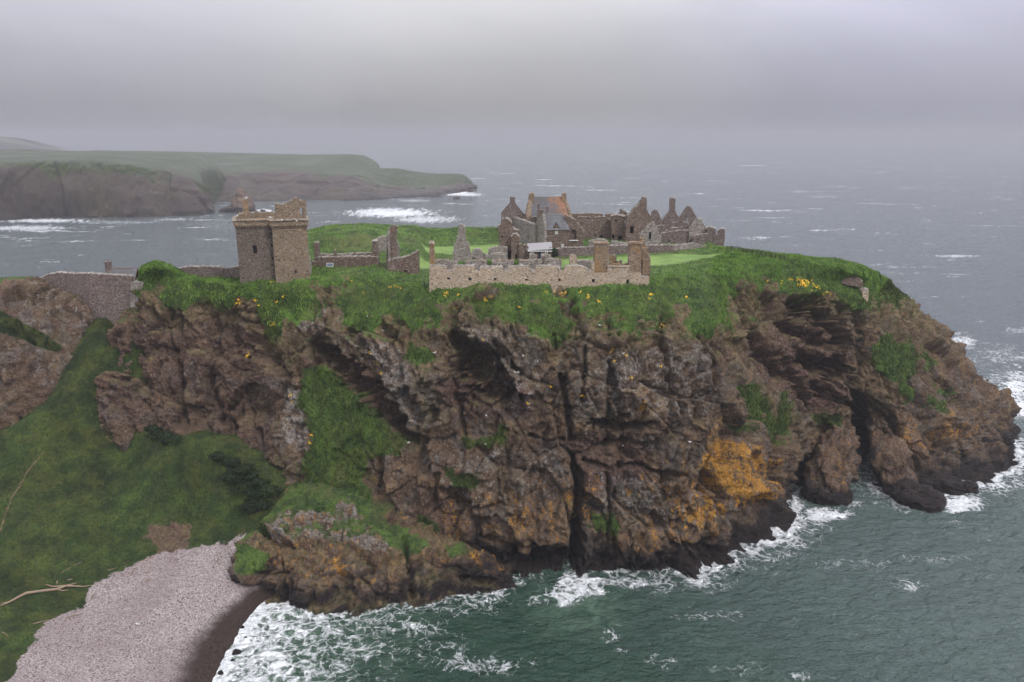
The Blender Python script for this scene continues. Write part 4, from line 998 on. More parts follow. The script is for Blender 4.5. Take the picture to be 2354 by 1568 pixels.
def stones(pl, outline, thick, zlo, sz=.30, depth0=0.0, lo=.35):
    """loose irregular blocks bedded along the broken wall head"""
    out = []; n = len(outline)
    cen = np.mean(outline, 0)
    area = sum(outline[k][0]*outline[(k+1) % n][1]-outline[(k+1) % n][0]*outline[k][1] for k in range(n))
    sg = 1 if area > 0 else -1
    for k in range(n):
        a = np.array(outline[k]); b = np.array(outline[(k+1) % n]); e = b-a; L = np.linalg.norm(e)
        if L < .15 or max(a[1], b[1]) < zlo+.6: continue
        nz = -e[0]/L*sg*-1
        nz = -sg*e[0]/L
        if nz < lo: continue
        m = max(1, int(L/(sz*1.15)))
        for q in range(m):
            p_ = a+e*(q+.5)/m
            for r_ in range(max(1, int(thick/.5))):
                s_ = sz*random.uniform(.6, 1.35)
                dep = depth0+thick*(r_+.5)/max(1, int(thick/.5))
                c = pl.w(p_[0]+random.uniform(-.08, .08), p_[1]+s_*.12+random.uniform(-.05, .1), dep)
                out.append(box(c, (s_*1.25, max(.3, thick/2)*.95, s_*.75), math.atan2(pl.u[1], pl.u[0])+random.uniform(-.3, .3), .15, .04))
    return merge(*out) if out else None

def to_rect(pl, r):
    (x0, y0), (x1, y1) = r
    a, z1 = pl.hit(x0, y0); b, z0 = pl.hit(x1, y1)
    return (min(a, b), min(z0, z1), max(a, b), max(z0, z1))

class Ruin(Thing):
    def wall(s, plane, pts, thick=.9, mat='brown', niches=(), holes=(), cope='cope', name='wall', zlo=None, csz=.30, rough=True, d0=0.0, glaze=True):
        pl = Plane(*plane) if not isinstance(plane, Plane) else plane
        o = [pl.hit(*q) for q in pts]
        zlo = (s.loc[2]-1.6) if zlo is None else zlo
        zb = sorted(q[1] for q in o)[0]
        o = [(a, (zlo if z_ < zb+.9 and k in (0, len(o)-1) else z_)) for k, (a, z_) in enumerate(o)]
        nr = [to_rect(pl, r) for r in niches]; hr = [to_rect(pl, r) for r in holes]
        body = slab(pl, o, thick, nr, hr, rough, zlo, d0); st = stones(pl, o, thick, zlo, csz, d0) if cope else None
        ob = s.part(name, merge(body, st) if st else body, M[mat])
        if st:     # the loose head stones carry their own lichen
            ob.data.materials.append(M[cope]); n0 = len(body[1])
            mi = np.zeros(len(ob.data.polygons), np.int32); mi[n0:] = 1; ob.data.polygons.foreach_set('material_index', mi)
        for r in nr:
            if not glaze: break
            d = d0+min(thick*.85, .9)-.06  # dark pane puts the shade of an empty recess into colour
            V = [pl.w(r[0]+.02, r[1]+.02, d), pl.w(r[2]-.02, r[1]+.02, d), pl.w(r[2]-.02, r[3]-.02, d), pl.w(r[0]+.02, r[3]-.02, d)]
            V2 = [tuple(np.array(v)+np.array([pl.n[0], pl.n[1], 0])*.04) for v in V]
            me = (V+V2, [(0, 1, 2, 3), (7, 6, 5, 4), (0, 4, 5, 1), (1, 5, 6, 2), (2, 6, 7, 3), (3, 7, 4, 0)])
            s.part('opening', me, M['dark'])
        return pl, o

def ruin(name, label, cat, px, Y, z=48.0, group=None):
    g = Plane((px, Y), (px+5, Y), z); return Ruin(name, label, cat, (g.A[0], g.A[1], z), group)

def bxz(x0, x1, y0, y1, z0, z1): return box(((x0+x1)/2, (y0+y1)/2, (z0+z1)/2), (x1-x0, y1-y0, z1-z0))

def block_wall(x0, x1, y0, y1, z0, z1, n=.8, jit=.045):
    """a solid masonry block with faintly uneven faces"""
    bm = bmesh.new(); V, Fc = bxz(x0, x1, y0, y1, z0, z1)
    vs = [bm.verts.new(v) for v in V]; [bm.faces.new([vs[i] for i in f]) for f in Fc]
    bmesh.ops.subdivide_edges(bm, edges=bm.edges[:], cuts=int(max(4, min(20, (z1-z0)/n))), use_grid_fill=True)
    P_ = np.array([v.co[:] for v in bm.verts]); d = fbm(P_*.5, 3, 600)
    for v, q in zip(bm.verts, d):
        c = np.array([(x0+x1)/2, (y0+y1)/2]); k = 1+jit*q
        v.co.x += random.uniform(-jit, jit)*.5+q*jit*2; v.co.y += random.uniform(-jit, jit)*.5+q*jit*2
    bm.verts.index_update(); out = ([tuple(v.co) for v in bm.verts], [tuple(v.index for v in f.verts) for f in bm.faces]); bm.free(); return out

# ---- the keep
K = Ruin('tower_keep', 'tall square stone keep with broken roof turret, on the cliff edge left of everything else', 'tower', (-45.5, 153, 46.5))
def openblock(T, x0, x1, y0, y1, z0, z1, win, nm='tower_wall', mt='tower'):
    """front face with true openings, then the other three faces and a wall-walk"""
    pl = Plane.__new__(Plane); pl.A = np.array([x0, y0]); pl.B = np.array([x1, y0]); pl.u = np.array([1.0, 0]); pl.n = np.array([0, 1.0])
    o = [(0, z0), (0, z1), (x1-x0, z1), (x1-x0, z0)]
    nr = []
    for (a, b) in win:
        nr.append(to_rect(pl, (a, b)))
    f = slab(pl, o, 1.0, nr, (), False)
    b = block_wall(x0+.02, x1-.02, y0+1.0, y1, z0, z1-.35)
    w_ = T.part(nm, merge(f, b), M[mt])
    for r in nr:
        h = pl.w(0, 0, .80)[1]
        T.part('window', bxz(x0+r[0]+.03, x0+r[2]-.03, h-.05, h, r[1]+.03, r[3]-.03), M['dark'], w_)
        for q in (.06,):
            T.part('window_surround', merge(bxz(x0+r[0]-.18, x0+r[0]+.0, y0-.04, y0+.25, r[1]-.1, r[3]+.15), bxz(x0+r[2], x0+r[2]+.18, y0-.04, y0+.25, r[1]-.1, r[3]+.15), bxz(x0+r[0], x0+r[2], y0-.04, y0+.25, r[3], r[3]+.2)), M['brown'], w_)
    return w_
zt = 59.3
openblock(K, -52.0, -45.3, 151.6, 160.5, 40, zt, [((583.5, 564), (594.5, 583.5))], mt='towergrey')
openblock(K, -45.4, -39.0, 149.8, 158.0, 40, zt, [((671, 625.5), (676, 633)), ((671.5, 649.5), (673, 654))])
for xx, yy, zz in ((-45.75, 151.3, 56.7), (-45.7, 151.3, 54.5), (-45.7, 151.3, 52.0)):
    K.part('window', bxz(xx-.16, xx+.16, yy+.27, yy+.32, zz-.25, zz+.25), M['dark'])
# corbel courses, parapet edge stones
def ring(x0, x1, y0, y1, z0, z1, t=.5): return merge(bxz(x0, x1, y0, y0+t, z0, z1), bxz(x0, x1, y1-t, y1, z0, z1), bxz(x0, x0+t, y0+t, y1-t, z0, z1), bxz(x1-t, x1, y0+t, y1-t, z0, z1))
def corb(x0, x1, y, z):
    o = []
    xq = x0
    while xq < x1:
        o.append(box((xq+.12, y-.10, z+random.uniform(-.03, .03)), (.22, .34, .34), 0, .0, .03)); xq += .5
    return o
K.part('parapet', merge(*corb(-52.2, -45.6, 151.6, zt-1.2), *corb(-45.5, -38.5, 149.8, zt-1.2), ring(-52.35, -45.45, 151.25, 160.9, zt-1.0, zt-.05, .6), ring(-45.75, -38.7, 149.45, 158.3, zt-1.0, zt-.05, .6)), M['tower'])
fl = []
for (x0, x1, y) in ((-52.45, -45.6, 151.4), (-45.8, -38.6, 149.6)):
    for row in range(3):
        xq = x0
        while xq < x1-.2:
            wdt = random.uniform(.5, 1.1)
            if random.random() < .88: fl.append(box((xq+wdt/2, y+row*.62-.05, zt+.06+row*.05+random.uniform(-.03, .06)), (wdt*.94, .62, .12), random.uniform(-.08, .08), 0, .03))
            xq += wdt
for (x, y0, y1) in ((-52.3, 152.5, 160.6), (-38.9, 151, 158)):
    yq = y0
    while yq < y1: fl.append(box((x, yq, zt+.1), (.7, .55, .14), random.uniform(-.1, .1), 0, .03)); yq += .7
K.part('wall_walk', merge(*fl), M['copeo'])
n_before = set(K.o.children)
pk = Plane((549, 158), (632, 158), 59)
K.wall(Plane((552, 158.5), (640, 161), 59), Z1((155, 420), (158, 335), (215, 338), (290, 332), (420, 328), (600, 326), (600, 420)), .8, 'tower', name='rear_parapet', zlo=58, cope='copeo')
K.wall(Plane((552, 153.0), (640, 155.3), 59), Z1((142, 410), (142, 350), (215, 345), (215, 410)), .9, 'tower', name='parapet', zlo=58, cope='copeo')
ch = K.wall(Plane((552, 153.3), (640, 155.6), 59), Z1((212, 420), (203, 180), (240, 172), (268, 174), (275, 250), (284, 330), (286, 420)), 1.2, 'ochre', name='chimney', zlo=58, cope='copeo', csz=.22)
K.wall(Plane((630, 152.3), (712, 154.8), 59), Z1((603, 440), (592, 235), (612, 228), (660, 230), (664, 240), (690, 240), (700, 225), (765, 205), (775, 188), (812, 182), (812, 160), (858, 160), (860, 180), (950, 195), (958, 215), (958, 290), (948, 300), (962, 330), (962, 360), (940, 385), (905, 375), (870, 395), (838, 410), (836, 440)), 1.0, 'tower', holes=[Z1((882, 270), (921, 352))], name='turret_wall', zlo=58.5, cope='copeo', csz=.24)
K.wall(Plane((690, 155.5), (712, 156.1), 59), Z1((955, 400), (955, 200), (985, 210), (985, 400)) if False else [(697, 505), (697, 462), (703, 464), (703, 505)], .8, 'tower', name='turret_wall', zlo=58.5, cope=None)
for ch_ in K.o.children:
    if ch_ not in n_before: ch_['kept'] = 1
a_, z_ = 0, 0
K.part('roof_scar', box((-39.9-.0, 151.5, 62.3), (.12, .14, 3.0)), M['brown']) if False else None

KA = math.radians(16.2); KL = np.array(K.o.location); K.o.rotation_euler.z = KA; K.o.location.x -= .75; K.o.location.y += .8
for ch_ in K.o.children:      # pieces surveyed straight from the photograph keep their place
    if ch_.get('kept'):
        dx, dy = .75, -.8; ch_.rotation_euler.z = -KA
        ch_.location = (dx*math.cos(KA)+dy*math.sin(KA), -dx*math.sin(KA)+dy*math.cos(KA), 0)
        del ch_['kept']

# ---- low ruin with stumps behind the keep
R = ruin('ruined_wall', 'low roofless ruin of two parallel walls with a blue panel, right of the keep', 'ruin', 740, 166)
R.wall(((722, 165), (870, 165)), Z1((1018, 960), (1020, 905), (1055, 905), (1055, 868), (1100, 858), (1300, 852), (1500, 848), (1795, 850), (1803, 965)), 1.0, 'brown', csz=.32)
R.wall(((722, 165.2), (870, 165.2)), Z1((1050, 900), (1045, 685), (1070, 678), (1097, 690), (1100, 900)), 1.2, 'brown', name='corner_stump')
R.wall(((722, 165.2), (870, 165.2)), Z1((1280, 880), (1285, 775), (1305, 770), (1310, 830), (1322, 880)), .8, 'brown', name='wall_stump')
R.wall(((722, 170), (870, 170)), Z1((1095, 880), (1100, 818), (1280, 825), (1400, 820), (1500, 812), (1735, 806), (1740, 880)), .9, 'brown', name='rear_wall')
R.wall(((722, 165.4), (870, 165.4)), Z1((1733, 880), (1730, 670), (1760, 665), (1785, 668), (1792, 760), (1800, 880)), 2.2, 'brown', name='end_stump')
R.wall(((722, 176), (900, 180)), Z1((1780, 800), (1785, 680), (1810, 625), (1850, 612), (1905, 612), (1905, 800)), .9, 'grey', name='gable_stump')
R2 = ruin('ruined_wall', 'short rubble wall stub against the right foot of the keep', 'ruin', 712, 158)
R2.wall(((712, 157), (722, 160)), Z1((985, 960), (985, 820), (1003, 830), (1015, 900), (1015, 960)), .9, 'grey')
pn = Thing('solar_panel', 'small blue panel in a white frame leaning on the low ruined wall', 'panel', P(758, 613, Y=164.2))
pp = Plane((745, 164.3), (770, 164.3))
r = to_rect(pp, Z1((1192, 920), (1276, 965)))
pn.part('frame', merge(bxz(pp.A[0]+r[0], pp.A[0]+r[2], 164.3, 164.36, r[1], r[1]+.08), bxz(pp.A[0]+r[0], pp.A[0]+r[2], 164.3, 164.36, r[3]-.08, r[3]), bxz(pp.A[0]+r[0], pp.A[0]+r[0]+.08, 164.3, 164.36, r[1]+.08, r[3]-.08), bxz(pp.A[0]+r[2]-.08, pp.A[0]+r[2], 164.3, 164.36, r[1]+.08, r[3]-.08)), M['white'])
pn.part('cells', bxz(pp.A[0]+r[0]+.05, pp.A[0]+r[2]-.05, 164.33, 164.38, r[1]+.05, r[3]-.05), M['panel'])
pn.part('grid_bars', merge(*[bxz(pp.A[0]+r[0]+(r[2]-r[0])*k/6-.02, pp.A[0]+r[0]+(r[2]-r[0])*k/6+.02, 164.3, 164.33, r[1]+.08, r[3]-.08) for k in range(1, 6)]), M['white'])

# ---- gable fragment with tall stack
R = ruin('ruined_gable', 'ruined gable end with one tall broken stack, between the keep and the long range', 'ruin', 900, 158, 48.2)
R.wall(((886, 158), (965, 158)), Z1((1895, 985), (1900, 780), (1915, 560), (1925, 520), (1945, 500), (1965, 478), (1990, 482), (2028, 495), (2022, 560), (2015, 600), (2020, 860), (2022, 900)), .8, 'brown', name='chimney_stack', csz=.24, zlo=46.5)
R.wall(((886, 157.6), (965, 157.6)), Z1((1918, 990), (1912, 540), (1935, 540), (1945, 880), (1940, 1000)), .8, 'grey', name='quoin_edge', zlo=46.5, cope=None)
R.wall(((886, 157.2), (965, 157.8)), Z1((1927, 1030), (1925, 900), (2000, 872), (2130, 850), (2200, 825), (2250, 790), (2285, 776), (2290, 1035)), 1.0, 'brown', niches=[Z1((2098, 1008), (2150, 1028))], zlo=46.0, csz=.26)
R.wall(((886, 159.5), (965, 159.5)), Z1((2015, 760), (2018, 640), (2040, 690), (2052, 740), (2030, 780)), .6, 'grey', name='broken_jamb', cope=None, zlo=49)

# ---- long front range
L = ruin('ruined_range', 'long roofless tan stone range with two ochre chimneys on the cliff edge', 'ruin', 1240, 144, 47.2)
pf = Plane((986, 142.6), (1492, 146), 48)
front = Z2((216, 1420), (218, 1060), (300, 1052), (380, 1062), (440, 1078), (455, 1130), (512, 1132), (522, 1085), (545, 1066), (680, 1062), (808, 1066), (820, 1128), (872, 1130), (890, 1082), (1000, 1076), (1168, 1078), (1185, 1130), (1250, 1132), (1262, 1078), (1400, 1066), (1535, 1078), (1550, 1128), (1606, 1130), (1620, 1072), (1740, 1060), (1895, 1066), (1932, 1124), (1985, 1126), (1998, 1080), (2080, 1066), (2190, 1062))
front += Z3((200, 1062), (300, 1082), (325, 1120), (382, 1122), (386, 1022), (422, 1018), (428, 772), (600, 772), (598, 1018), (600, 1070), (885, 1072), (880, 1000), (888, 772), (1040, 775), (1030, 980), (1026, 1202), (1130, 1215), (1135, 1350))
win = [Z2((455, 1213), (492, 1240)), Z2((730, 1213), (772, 1250)), Z2((1062, 1220), (1098, 1248)), Z2((1470, 1230), (1508, 1256)), Z2((1905, 1228), (1940, 1262)), Z3((386, 1232), (422, 1280)), Z3((834, 1238), (872, 1295))]
L.wall(pf, front, 1.1, 'tan', niches=win, zlo=44, csz=.24, name='front_wall', cope='cope')
for r_ in ((428, 600), (888, 1038)):
    (x0, y0), (x1, y1) = Z3((r_[0]-8, 752), (r_[1]+8, 775)); a, b = pf.hit(x0, y1), pf.hit(x1, y0)
    L.part('chimney', slab(pf, [(a[0]+.1, a[1]-5.2), (a[0]+.1, a[1]), (b[0]-.1, a[1]), (b[0]-.1, a[1]-5.2)], 1.7, rough=False, depth0=-.05), M['ochre'])
    L.part('chimney_cap', merge(slab(pf, [(a[0]-.1, a[1]-.05), (a[0]-.1, a[1]+.22), (b[0]+.1, a[1]+.22), (b[0]+.1, a[1]-.05)], 2.0, rough=False, depth0=-.2), slab(pf, [(a[0]+.15, a[1]+.2), (a[0]+.25, b[1]), (b[0]-.25, b[1]), (b[0]-.15, a[1]+.2)], 1.4, rough=True, depth0=0.1)), M['ochre'])
# string course and battered sill between the chimneys
a = pf.hit(*Z3((590, 1070))[0]); b = pf.hit(*Z3((890, 1070))[0])
L.part('sill_course', slab(pf, [(a[0], a[1]-.08), (a[0], a[1]+.1), (b[0], a[1]+.1), (b[0], a[1]-.08)], 1.3, rough=False, depth0=-.12), M['tan'])
L.wall(Plane((986, 143.4), (1492, 146.8), 48), Z3((596, 1075), (596, 1035), (640, 1010), (660, 1035), (700, 1040), (720, 1020), (760, 1045), (800, 1038), (830, 1025), (880, 1045), (880, 1075)), .6, 'ochre', name='broken_parapet', zlo=51, cope='copeo', csz=.28)
L.wall(Plane((986, 147), (1492, 150.5), 48), Z3((612, 1060), (615, 925), (655, 922), (700, 930), (710, 970), (690, 1000), (720, 1010), (780, 992), (785, 1060)), .8, 'ochre', name='inner_stump', cope='copeo')
L.wall(Plane((986, 147.5), (1492, 151), 48), Z3((1028, 1240), (1035, 830), (1060, 815), (1100, 812), (1118, 840), (1125, 900), (1140, 940), (1152, 975), (1145, 1250)), .9, 'ochre', name='end_wall', cope='copeo', csz=.3, zlo=45)
pe = Plane((1491, 146.2), (1494, 151.5), 48)
L.part('end_wall', merge(*[box((pf.w(pf.hit(1491, 600)[0]-.45, 0, d_)[0], pf.w(0, 0, d_)[1]+(1491-986)/506*3.2, 0.5*(44+h_)), (.8, 1.0, h_-44), 0, .04, .06) for d_, h_ in ((1.3, 52.6), (2.3, 54.6), (3.3, 55.8), (4.2, 56.2))]), M['ochre'])
L.wall(Plane((986, 143.2), (1492, 147), 48), Z2((220, 1080), (218, 770), (250, 764), (282, 790), (290, 880), (298, 1080)), 3.2, 'ochre', name='end_stump', cope='copeo', csz=.28)
# rear wall of the range, in broken lengths
for seg in (((298, 1080), (300, 990), (360, 985), (470, 992), (580, 1020), (600, 1045), (605, 1080)),):
    L.wall(Plane((986, 147.5), (1492, 151), 48), Z2(*seg), .9, 'grey', name='rear_wall', cope='copeo')
for seg in (((640, 1080), (690, 1010), (760, 995), (900, 992), (976, 1000), (980, 1080)), ((1036, 1080), (1040, 1000), (1150, 990), (1328, 992), (1332, 1080)), ((1390, 1120), (1393, 1000), (1500, 988), (1690, 984), (1692, 1120)), ((1745, 1140), (1750, 990), (1790, 960), (1850, 975), (1950, 985), (1955, 1140))):
    L.wall(Plane((986, 147.5), (1492, 151), 48), Z2(*seg), .9, 'grey', name='rear_wall', cope='copeo')
L.wall(Plane((986, 147.2), (1492, 150.7), 48), Z2((2048, 1080), (2062, 920), (2100, 912), (2145, 930), (2150, 1010), (2140, 1080)), .9, 'tan', name='inner_stump', cope='copeo', csz=.26)
L.wall(Plane((986, 149), (1492, 152), 48), Z2((2160, 1080), (2162, 1000), (2215, 990), (2320, 1000), (2400, 1010), (2402, 1130)), .9, 'grey', name='rear_wall', cope='cope', csz=.3)
L.wall(Plane((1000, 148.2), (1300, 150), 48), Z2((1690, 1120), (1692, 945), (1730, 930), (1735, 1120)), .9, 'purple', name='cross_wall', cope='cope')

# ---- tall tapering stack
R = ruin('ruined_gable', 'tall tapering rubble gable stump with narrow top, behind the long tan range', 'ruin', 1060, 172)
R.wall(((1040, 172), (1100, 172)), Z2((524, 1040), (524, 900), (545, 800), (562, 760), (580, 680), (596, 600), (595, 528), (656, 523), (683, 560), (688, 680), (706, 750), (738, 800), (768, 900), (790, 940), (862, 975), (866, 1040)), 1.1, 'grey', csz=.34)
for k, (lab, seg, Yv) in enumerate((('squat ivy-free rubble stub right of the tall tapering gable stump', ((778, 1010), (782, 870), (820, 850), (880, 848), (915, 880), (925, 1010)), 172),
     ('low flat-topped rubble wall in front of the dark doorway ruin', ((955, 1010), (965, 960), (1000, 920), (1080, 908), (1240, 912), (1248, 1010)), 168),
     ('long low rubble wall joining the left side of the doorway ruin', ((925, 1000), (930, 915), (988, 915), (995, 860), (1050, 822), (1150, 815), (1240, 830), (1245, 1000)), 174),
     ('small rounded rubble stub in front of the shed window', ((1510, 1010), (1525, 935), (1560, 900), (1600, 915), (1620, 960), (1622, 1010)), 168),
     ('low rubble wall stub below the right window of the shed', ((1672, 1020), (1678, 925), (1740, 918), (1800, 940), (1812, 1020)), 168))):
    R = ruin('rubble_wall', lab, 'wall', 0, Yv); 
    pq = Z2(*seg)[0]; R.o.location = R.loc = np.array([(pq[0]-CX)/F*(Yv*cp+27*sp), Yv, 48.0])
    R.wall(((1100, Yv), (1200, Yv)), Z2(*seg), 1.2, 'grey', csz=.42)

# ---- doorway ruin (tall, broken) and shed
R = ruin('ruined_tower', 'tall broken brown tower ruin with a black doorway, left of the white-roofed shed', 'ruin', 1170, 174)
R.wall(((1140, 175), (1200, 175)), Z2((1160, 1000), (1150, 850), (1128, 700), (1118, 545), (1150, 520), (1170, 462), (1210, 440), (1250, 438), (1290, 500), (1312, 560), (1330, 580), (1395, 600), (1408, 640), (1405, 700), (1400, 1000)), 1.6, 'brown', niches=[Z2((1243, 862), (1302, 978)), Z2((1155, 665), (1175, 695))], csz=.34)
R.wall(((1140, 173.4), (1200, 173.4)), Z2((1288, 1000), (1290, 680), (1330, 645), (1370, 655), (1402, 700), (1408, 740), (1405, 1000)), 1.4, 'brown', niches=[Z2((1343, 905), (1366, 985))], csz=.34, name='buttress')
R.wall(((1140, 172.8), (1240, 172.8)), Z2((1388, 1000), (1392, 790), (1425, 765), (1450, 790), (1510, 800), (1520, 830), (1535, 1000)), .9, 'brown', csz=.36, name='side_wall')
S = Thing('shed', 'small stone lean-to shed with a pale sheet roof and dark blue door', 'shed', P(1240, 598, Y=172))
ps = Plane((1205, 172), (1272, 172)); 
(x0, y0), (x1, y1) = Z2((1528, 858), (1815, 985)); a = ps.hit(x0, y0); b = ps.hit(x1, y1)
door = to_rect(ps, Z2((1637, 852), (1680, 968))); wn = to_rect(ps, Z2((1548, 872), (1577, 905))); wn2 = to_rect(ps, Z2((1735, 852), (1762, 908)))
S.part('wall', merge(slab(ps, [(a[0], 46.5), (a[0], a[1]), (b[0], a[1]+.35), (b[0], 46.5)], .4, [door, wn, wn2], (), False)) , M['brown'])
S.part('wall', slab(ps, [(a[0], 46.5), (a[0], a[1]+.9), (b[0], a[1]+1.2), (b[0], 46.5)], .4, (), (), False, depth0=3.2), M['brown'])
S.part('wall', merge(bxz(ps.A[0]+b[0]-.4, ps.A[0]+b[0], 172.4, 175.2, 46.5, a[1]+.7)), M['brown'])
Sd = S.part('door', bxz(ps.A[0]+door[0]+.03, ps.A[0]+door[2]-.03, 172.12, 172.18, 46.6, door[3]-.03), M['door'])
S.part('handle', bxz(ps.A[0]+door[2]-.18, ps.A[0]+door[2]-.12, 172.07, 172.12, 49.0, 49.12), M['zinc'], Sd)
for wr_ in (wn, wn2):
    fw = S.part('window', bxz(ps.A[0]+wr_[0]+.08, ps.A[0]+wr_[2]-.08, 172.14, 172.18, wr_[1]+.08, wr_[3]-.08), M['dark'])
    X0, X1 = ps.A[0]+wr_[0], ps.A[0]+wr_[2]
    S.part('frame', merge(bxz(X0, X1, 171.97, 172.1, wr_[1]-.02, wr_[1]+.08), bxz(X0, X1, 171.97, 172.1, wr_[3]-.08, wr_[3]+.02), bxz(X0, X0+.08, 171.97, 172.1, wr_[1]+.08, wr_[3]-.08), bxz(X1-.08, X1, 171.97, 172.1, wr_[1]+.08, wr_[3]-.08), bxz(X0+.08, X1-.08, 171.98, 172.09, (wr_[1]+wr_[3])/2-.04, (wr_[1]+wr_[3])/2+.04)), M['white'], fw)
xa, xb = ps.A[0]+a[0]-.4, ps.A[0]+b[0]+.15; zr = a[1]+.02
rv = [(xa, 171.6, zr), (xb, 171.6, zr+.38), (xb, 175.8, zr+1.35), (xa, 175.8, zr+1.0)]
rv2 = [(x, y, z_-.10) for x, y, z_ in rv]
S.part('roof', (rv+rv2, [(0, 1, 2, 3), (7, 6, 5, 4), (0, 4, 5, 1), (1, 5, 6, 2), (2, 6, 7, 3), (3, 7, 4, 0)]), M['zinc'])
S.part('roof_ribs', merge(*[([(xa+(xb-xa)*k/9-.03, 171.6, zr+.38*k/9+.0), (xa+(xb-xa)*k/9+.03, 171.6, zr+.38*k/9), (xa+(xb-xa)*k/9+.03, 175.8, zr+1.0+.35*k/9), (xa+(xb-xa)*k/9-.03, 175.8, zr+1.0+.35*k/9), (xa+(xb-xa)*k/9-.03, 171.6, zr+.38*k/9+.07), (xa+(xb-xa)*k/9+.03, 171.6, zr+.38*k/9+.07), (xa+(xb-xa)*k/9+.03, 175.8, zr+1.07+.35*k/9), (xa+(xb-xa)*k/9-.03, 175.8, zr+1.07+.35*k/9)], [(4, 5, 6, 7), (0, 1, 5, 4), (1, 2, 6, 5), (2, 3, 7, 6), (3, 0, 4, 7)]) for k in range(10)]), M['zinc'])
S.part('gutter', box(((xa+xb)/2, 171.55, zr-.1), (xb-xa, .12, .12)), M['white'])

# ---- boundary wall across the lawn
R = ruin('boundary_wall', 'long straight rubble garden wall crossing the lawn behind the ochre chimneys', 'wall', 1440, 184)
R.wall(((1272, 181), (1560, 190)), Z2((1850, 955), (1862, 838), (2100, 832), (2287, 825))+Z3((0, 825), (200, 825), (420, 812), (620, 800), (885, 796), (1100, 800), (1250, 792), (1430, 790), (1460, 800), (1440, 890)), .8, 'purple', csz=.38)
R = ruin('boundary_wall', 'low rubble wall curving up to the far right tower stump', 'wall', 1570, 196)
R.wall(((1545, 191), (1640, 198)), Z3((1425, 870), (1450, 800), (1500, 790), (1640, 780), (1700, 760), (1730, 765), (1780, 790), (1850, 800), (1980, 815), (2100, 812), (2120, 850)), .8, 'grey', csz=.4)
for lab, seg, Yv in (('low arched rubble kerb on the court grass left of the flat tower block', ((340, 790), (350, 750), (400, 728), (480, 715), (560, 718), (590, 745), (600, 790)), 200), ('tumbled rubble wall below the black doorway of the flat tower block', ((620, 800), (640, 745), (700, 742), (760, 760), (820, 765), (870, 790), (880, 800)), 199)):
    R = ruin('rubble_wall', lab, 'wall', Z3(seg[0])[0][0], Yv); R.wall(((1350, Yv), (1450, Yv)), Z3(*seg), 1.0, 'grey', csz=.4)

# ---- slated houses
def roof_part(T, plf, q0, q1, ridge0, ridge1, back, lich=None, nm='roof'):
    """front slope from eaves points to ridge points (world), back slope mirrored"""
    nU, nV = 24, 14; V = []; A_ = []
    for i in range(nU+1):
        for j in range(nV+1):
            u, v = i/nU, j/nV
            e0 = q0*(1-u)+q1*u; r0 = ridge0*(1-u)+ridge1*u; V.append(e0*(1-v)+r0*v); A_.append((u, v))
    nf = len(V)
    b0, b1 = q0+back, q1+back
    V += [v+np.array([0, 0, -.18]) for v in (q0, q1, ridge0, ridge1)]+[b0, b1, ridge0, ridge1]
    Fc = [(i*(nV+1)+j, (i+1)*(nV+1)+j, (i+1)*(nV+1)+j+1, i*(nV+1)+j+1) for i in range(nU) for j in range(nV)]
    Fc += [(nf, nf+1, nf+3, nf+2), (nf+4, nf+5, nf+7, nf+6), (0, nV*0+nf, nf+1, nU*(nV+1))]
    o = T.part(nm, (V, Fc), M['slate'])
    at = o.data.color_attributes.new('lichen', 'FLOAT_COLOR', 'POINT')
    for k, (u, v) in enumerate(A_): at.data[k].color = (lich(u, v) if lich else 0.0, 0, 0, 1)
    return o

H = Thing('roofed_house', 'tall stone house with grey slate roof streaked with orange lichen and two end chimneys', 'house', P(1250, 562, Y=212))
pe_ = Plane((1210, 211.5), (1310, 211.5), 52); e0 = np.array(pe_.w(pe_.hit(*Z2((1550, 418))[0])[0], pe_.hit(*Z2((1550, 418))[0])[1])); e1 = np.array(pe_.w(pe_.hit(*Z2((2052, 418))[0])[0], e0[2]))
pr_ = Plane((1210, 214.8), (1310, 214.8), 58); rr0 = np.array(pr_.w(*pr_.hit(*Z2((1570, 155))[0]))); rr1 = np.array(pr_.w(*pr_.hit(*Z2((1965, 155))[0]))); rr1[2] = rr0[2]
rx0 = e0.copy(); rx1 = e1.copy()
R0 = rr0.copy(); R1 = rr1.copy()
roof_part(H, None, e0, e1, R0, R1, np.array([0, 6.6, 0]), lambda u, v: max(0.0, min(1.0, (u-.34)/.20))*(.62+.35*v)+.35*max(0.0, min(1.0, (u-.74)/.12)))
H.part('wall', merge(bxz(e0[0]+.1, e1[0]-.1, 211.8, 217.9, 46, e0[2]-.05)), M['brown'])
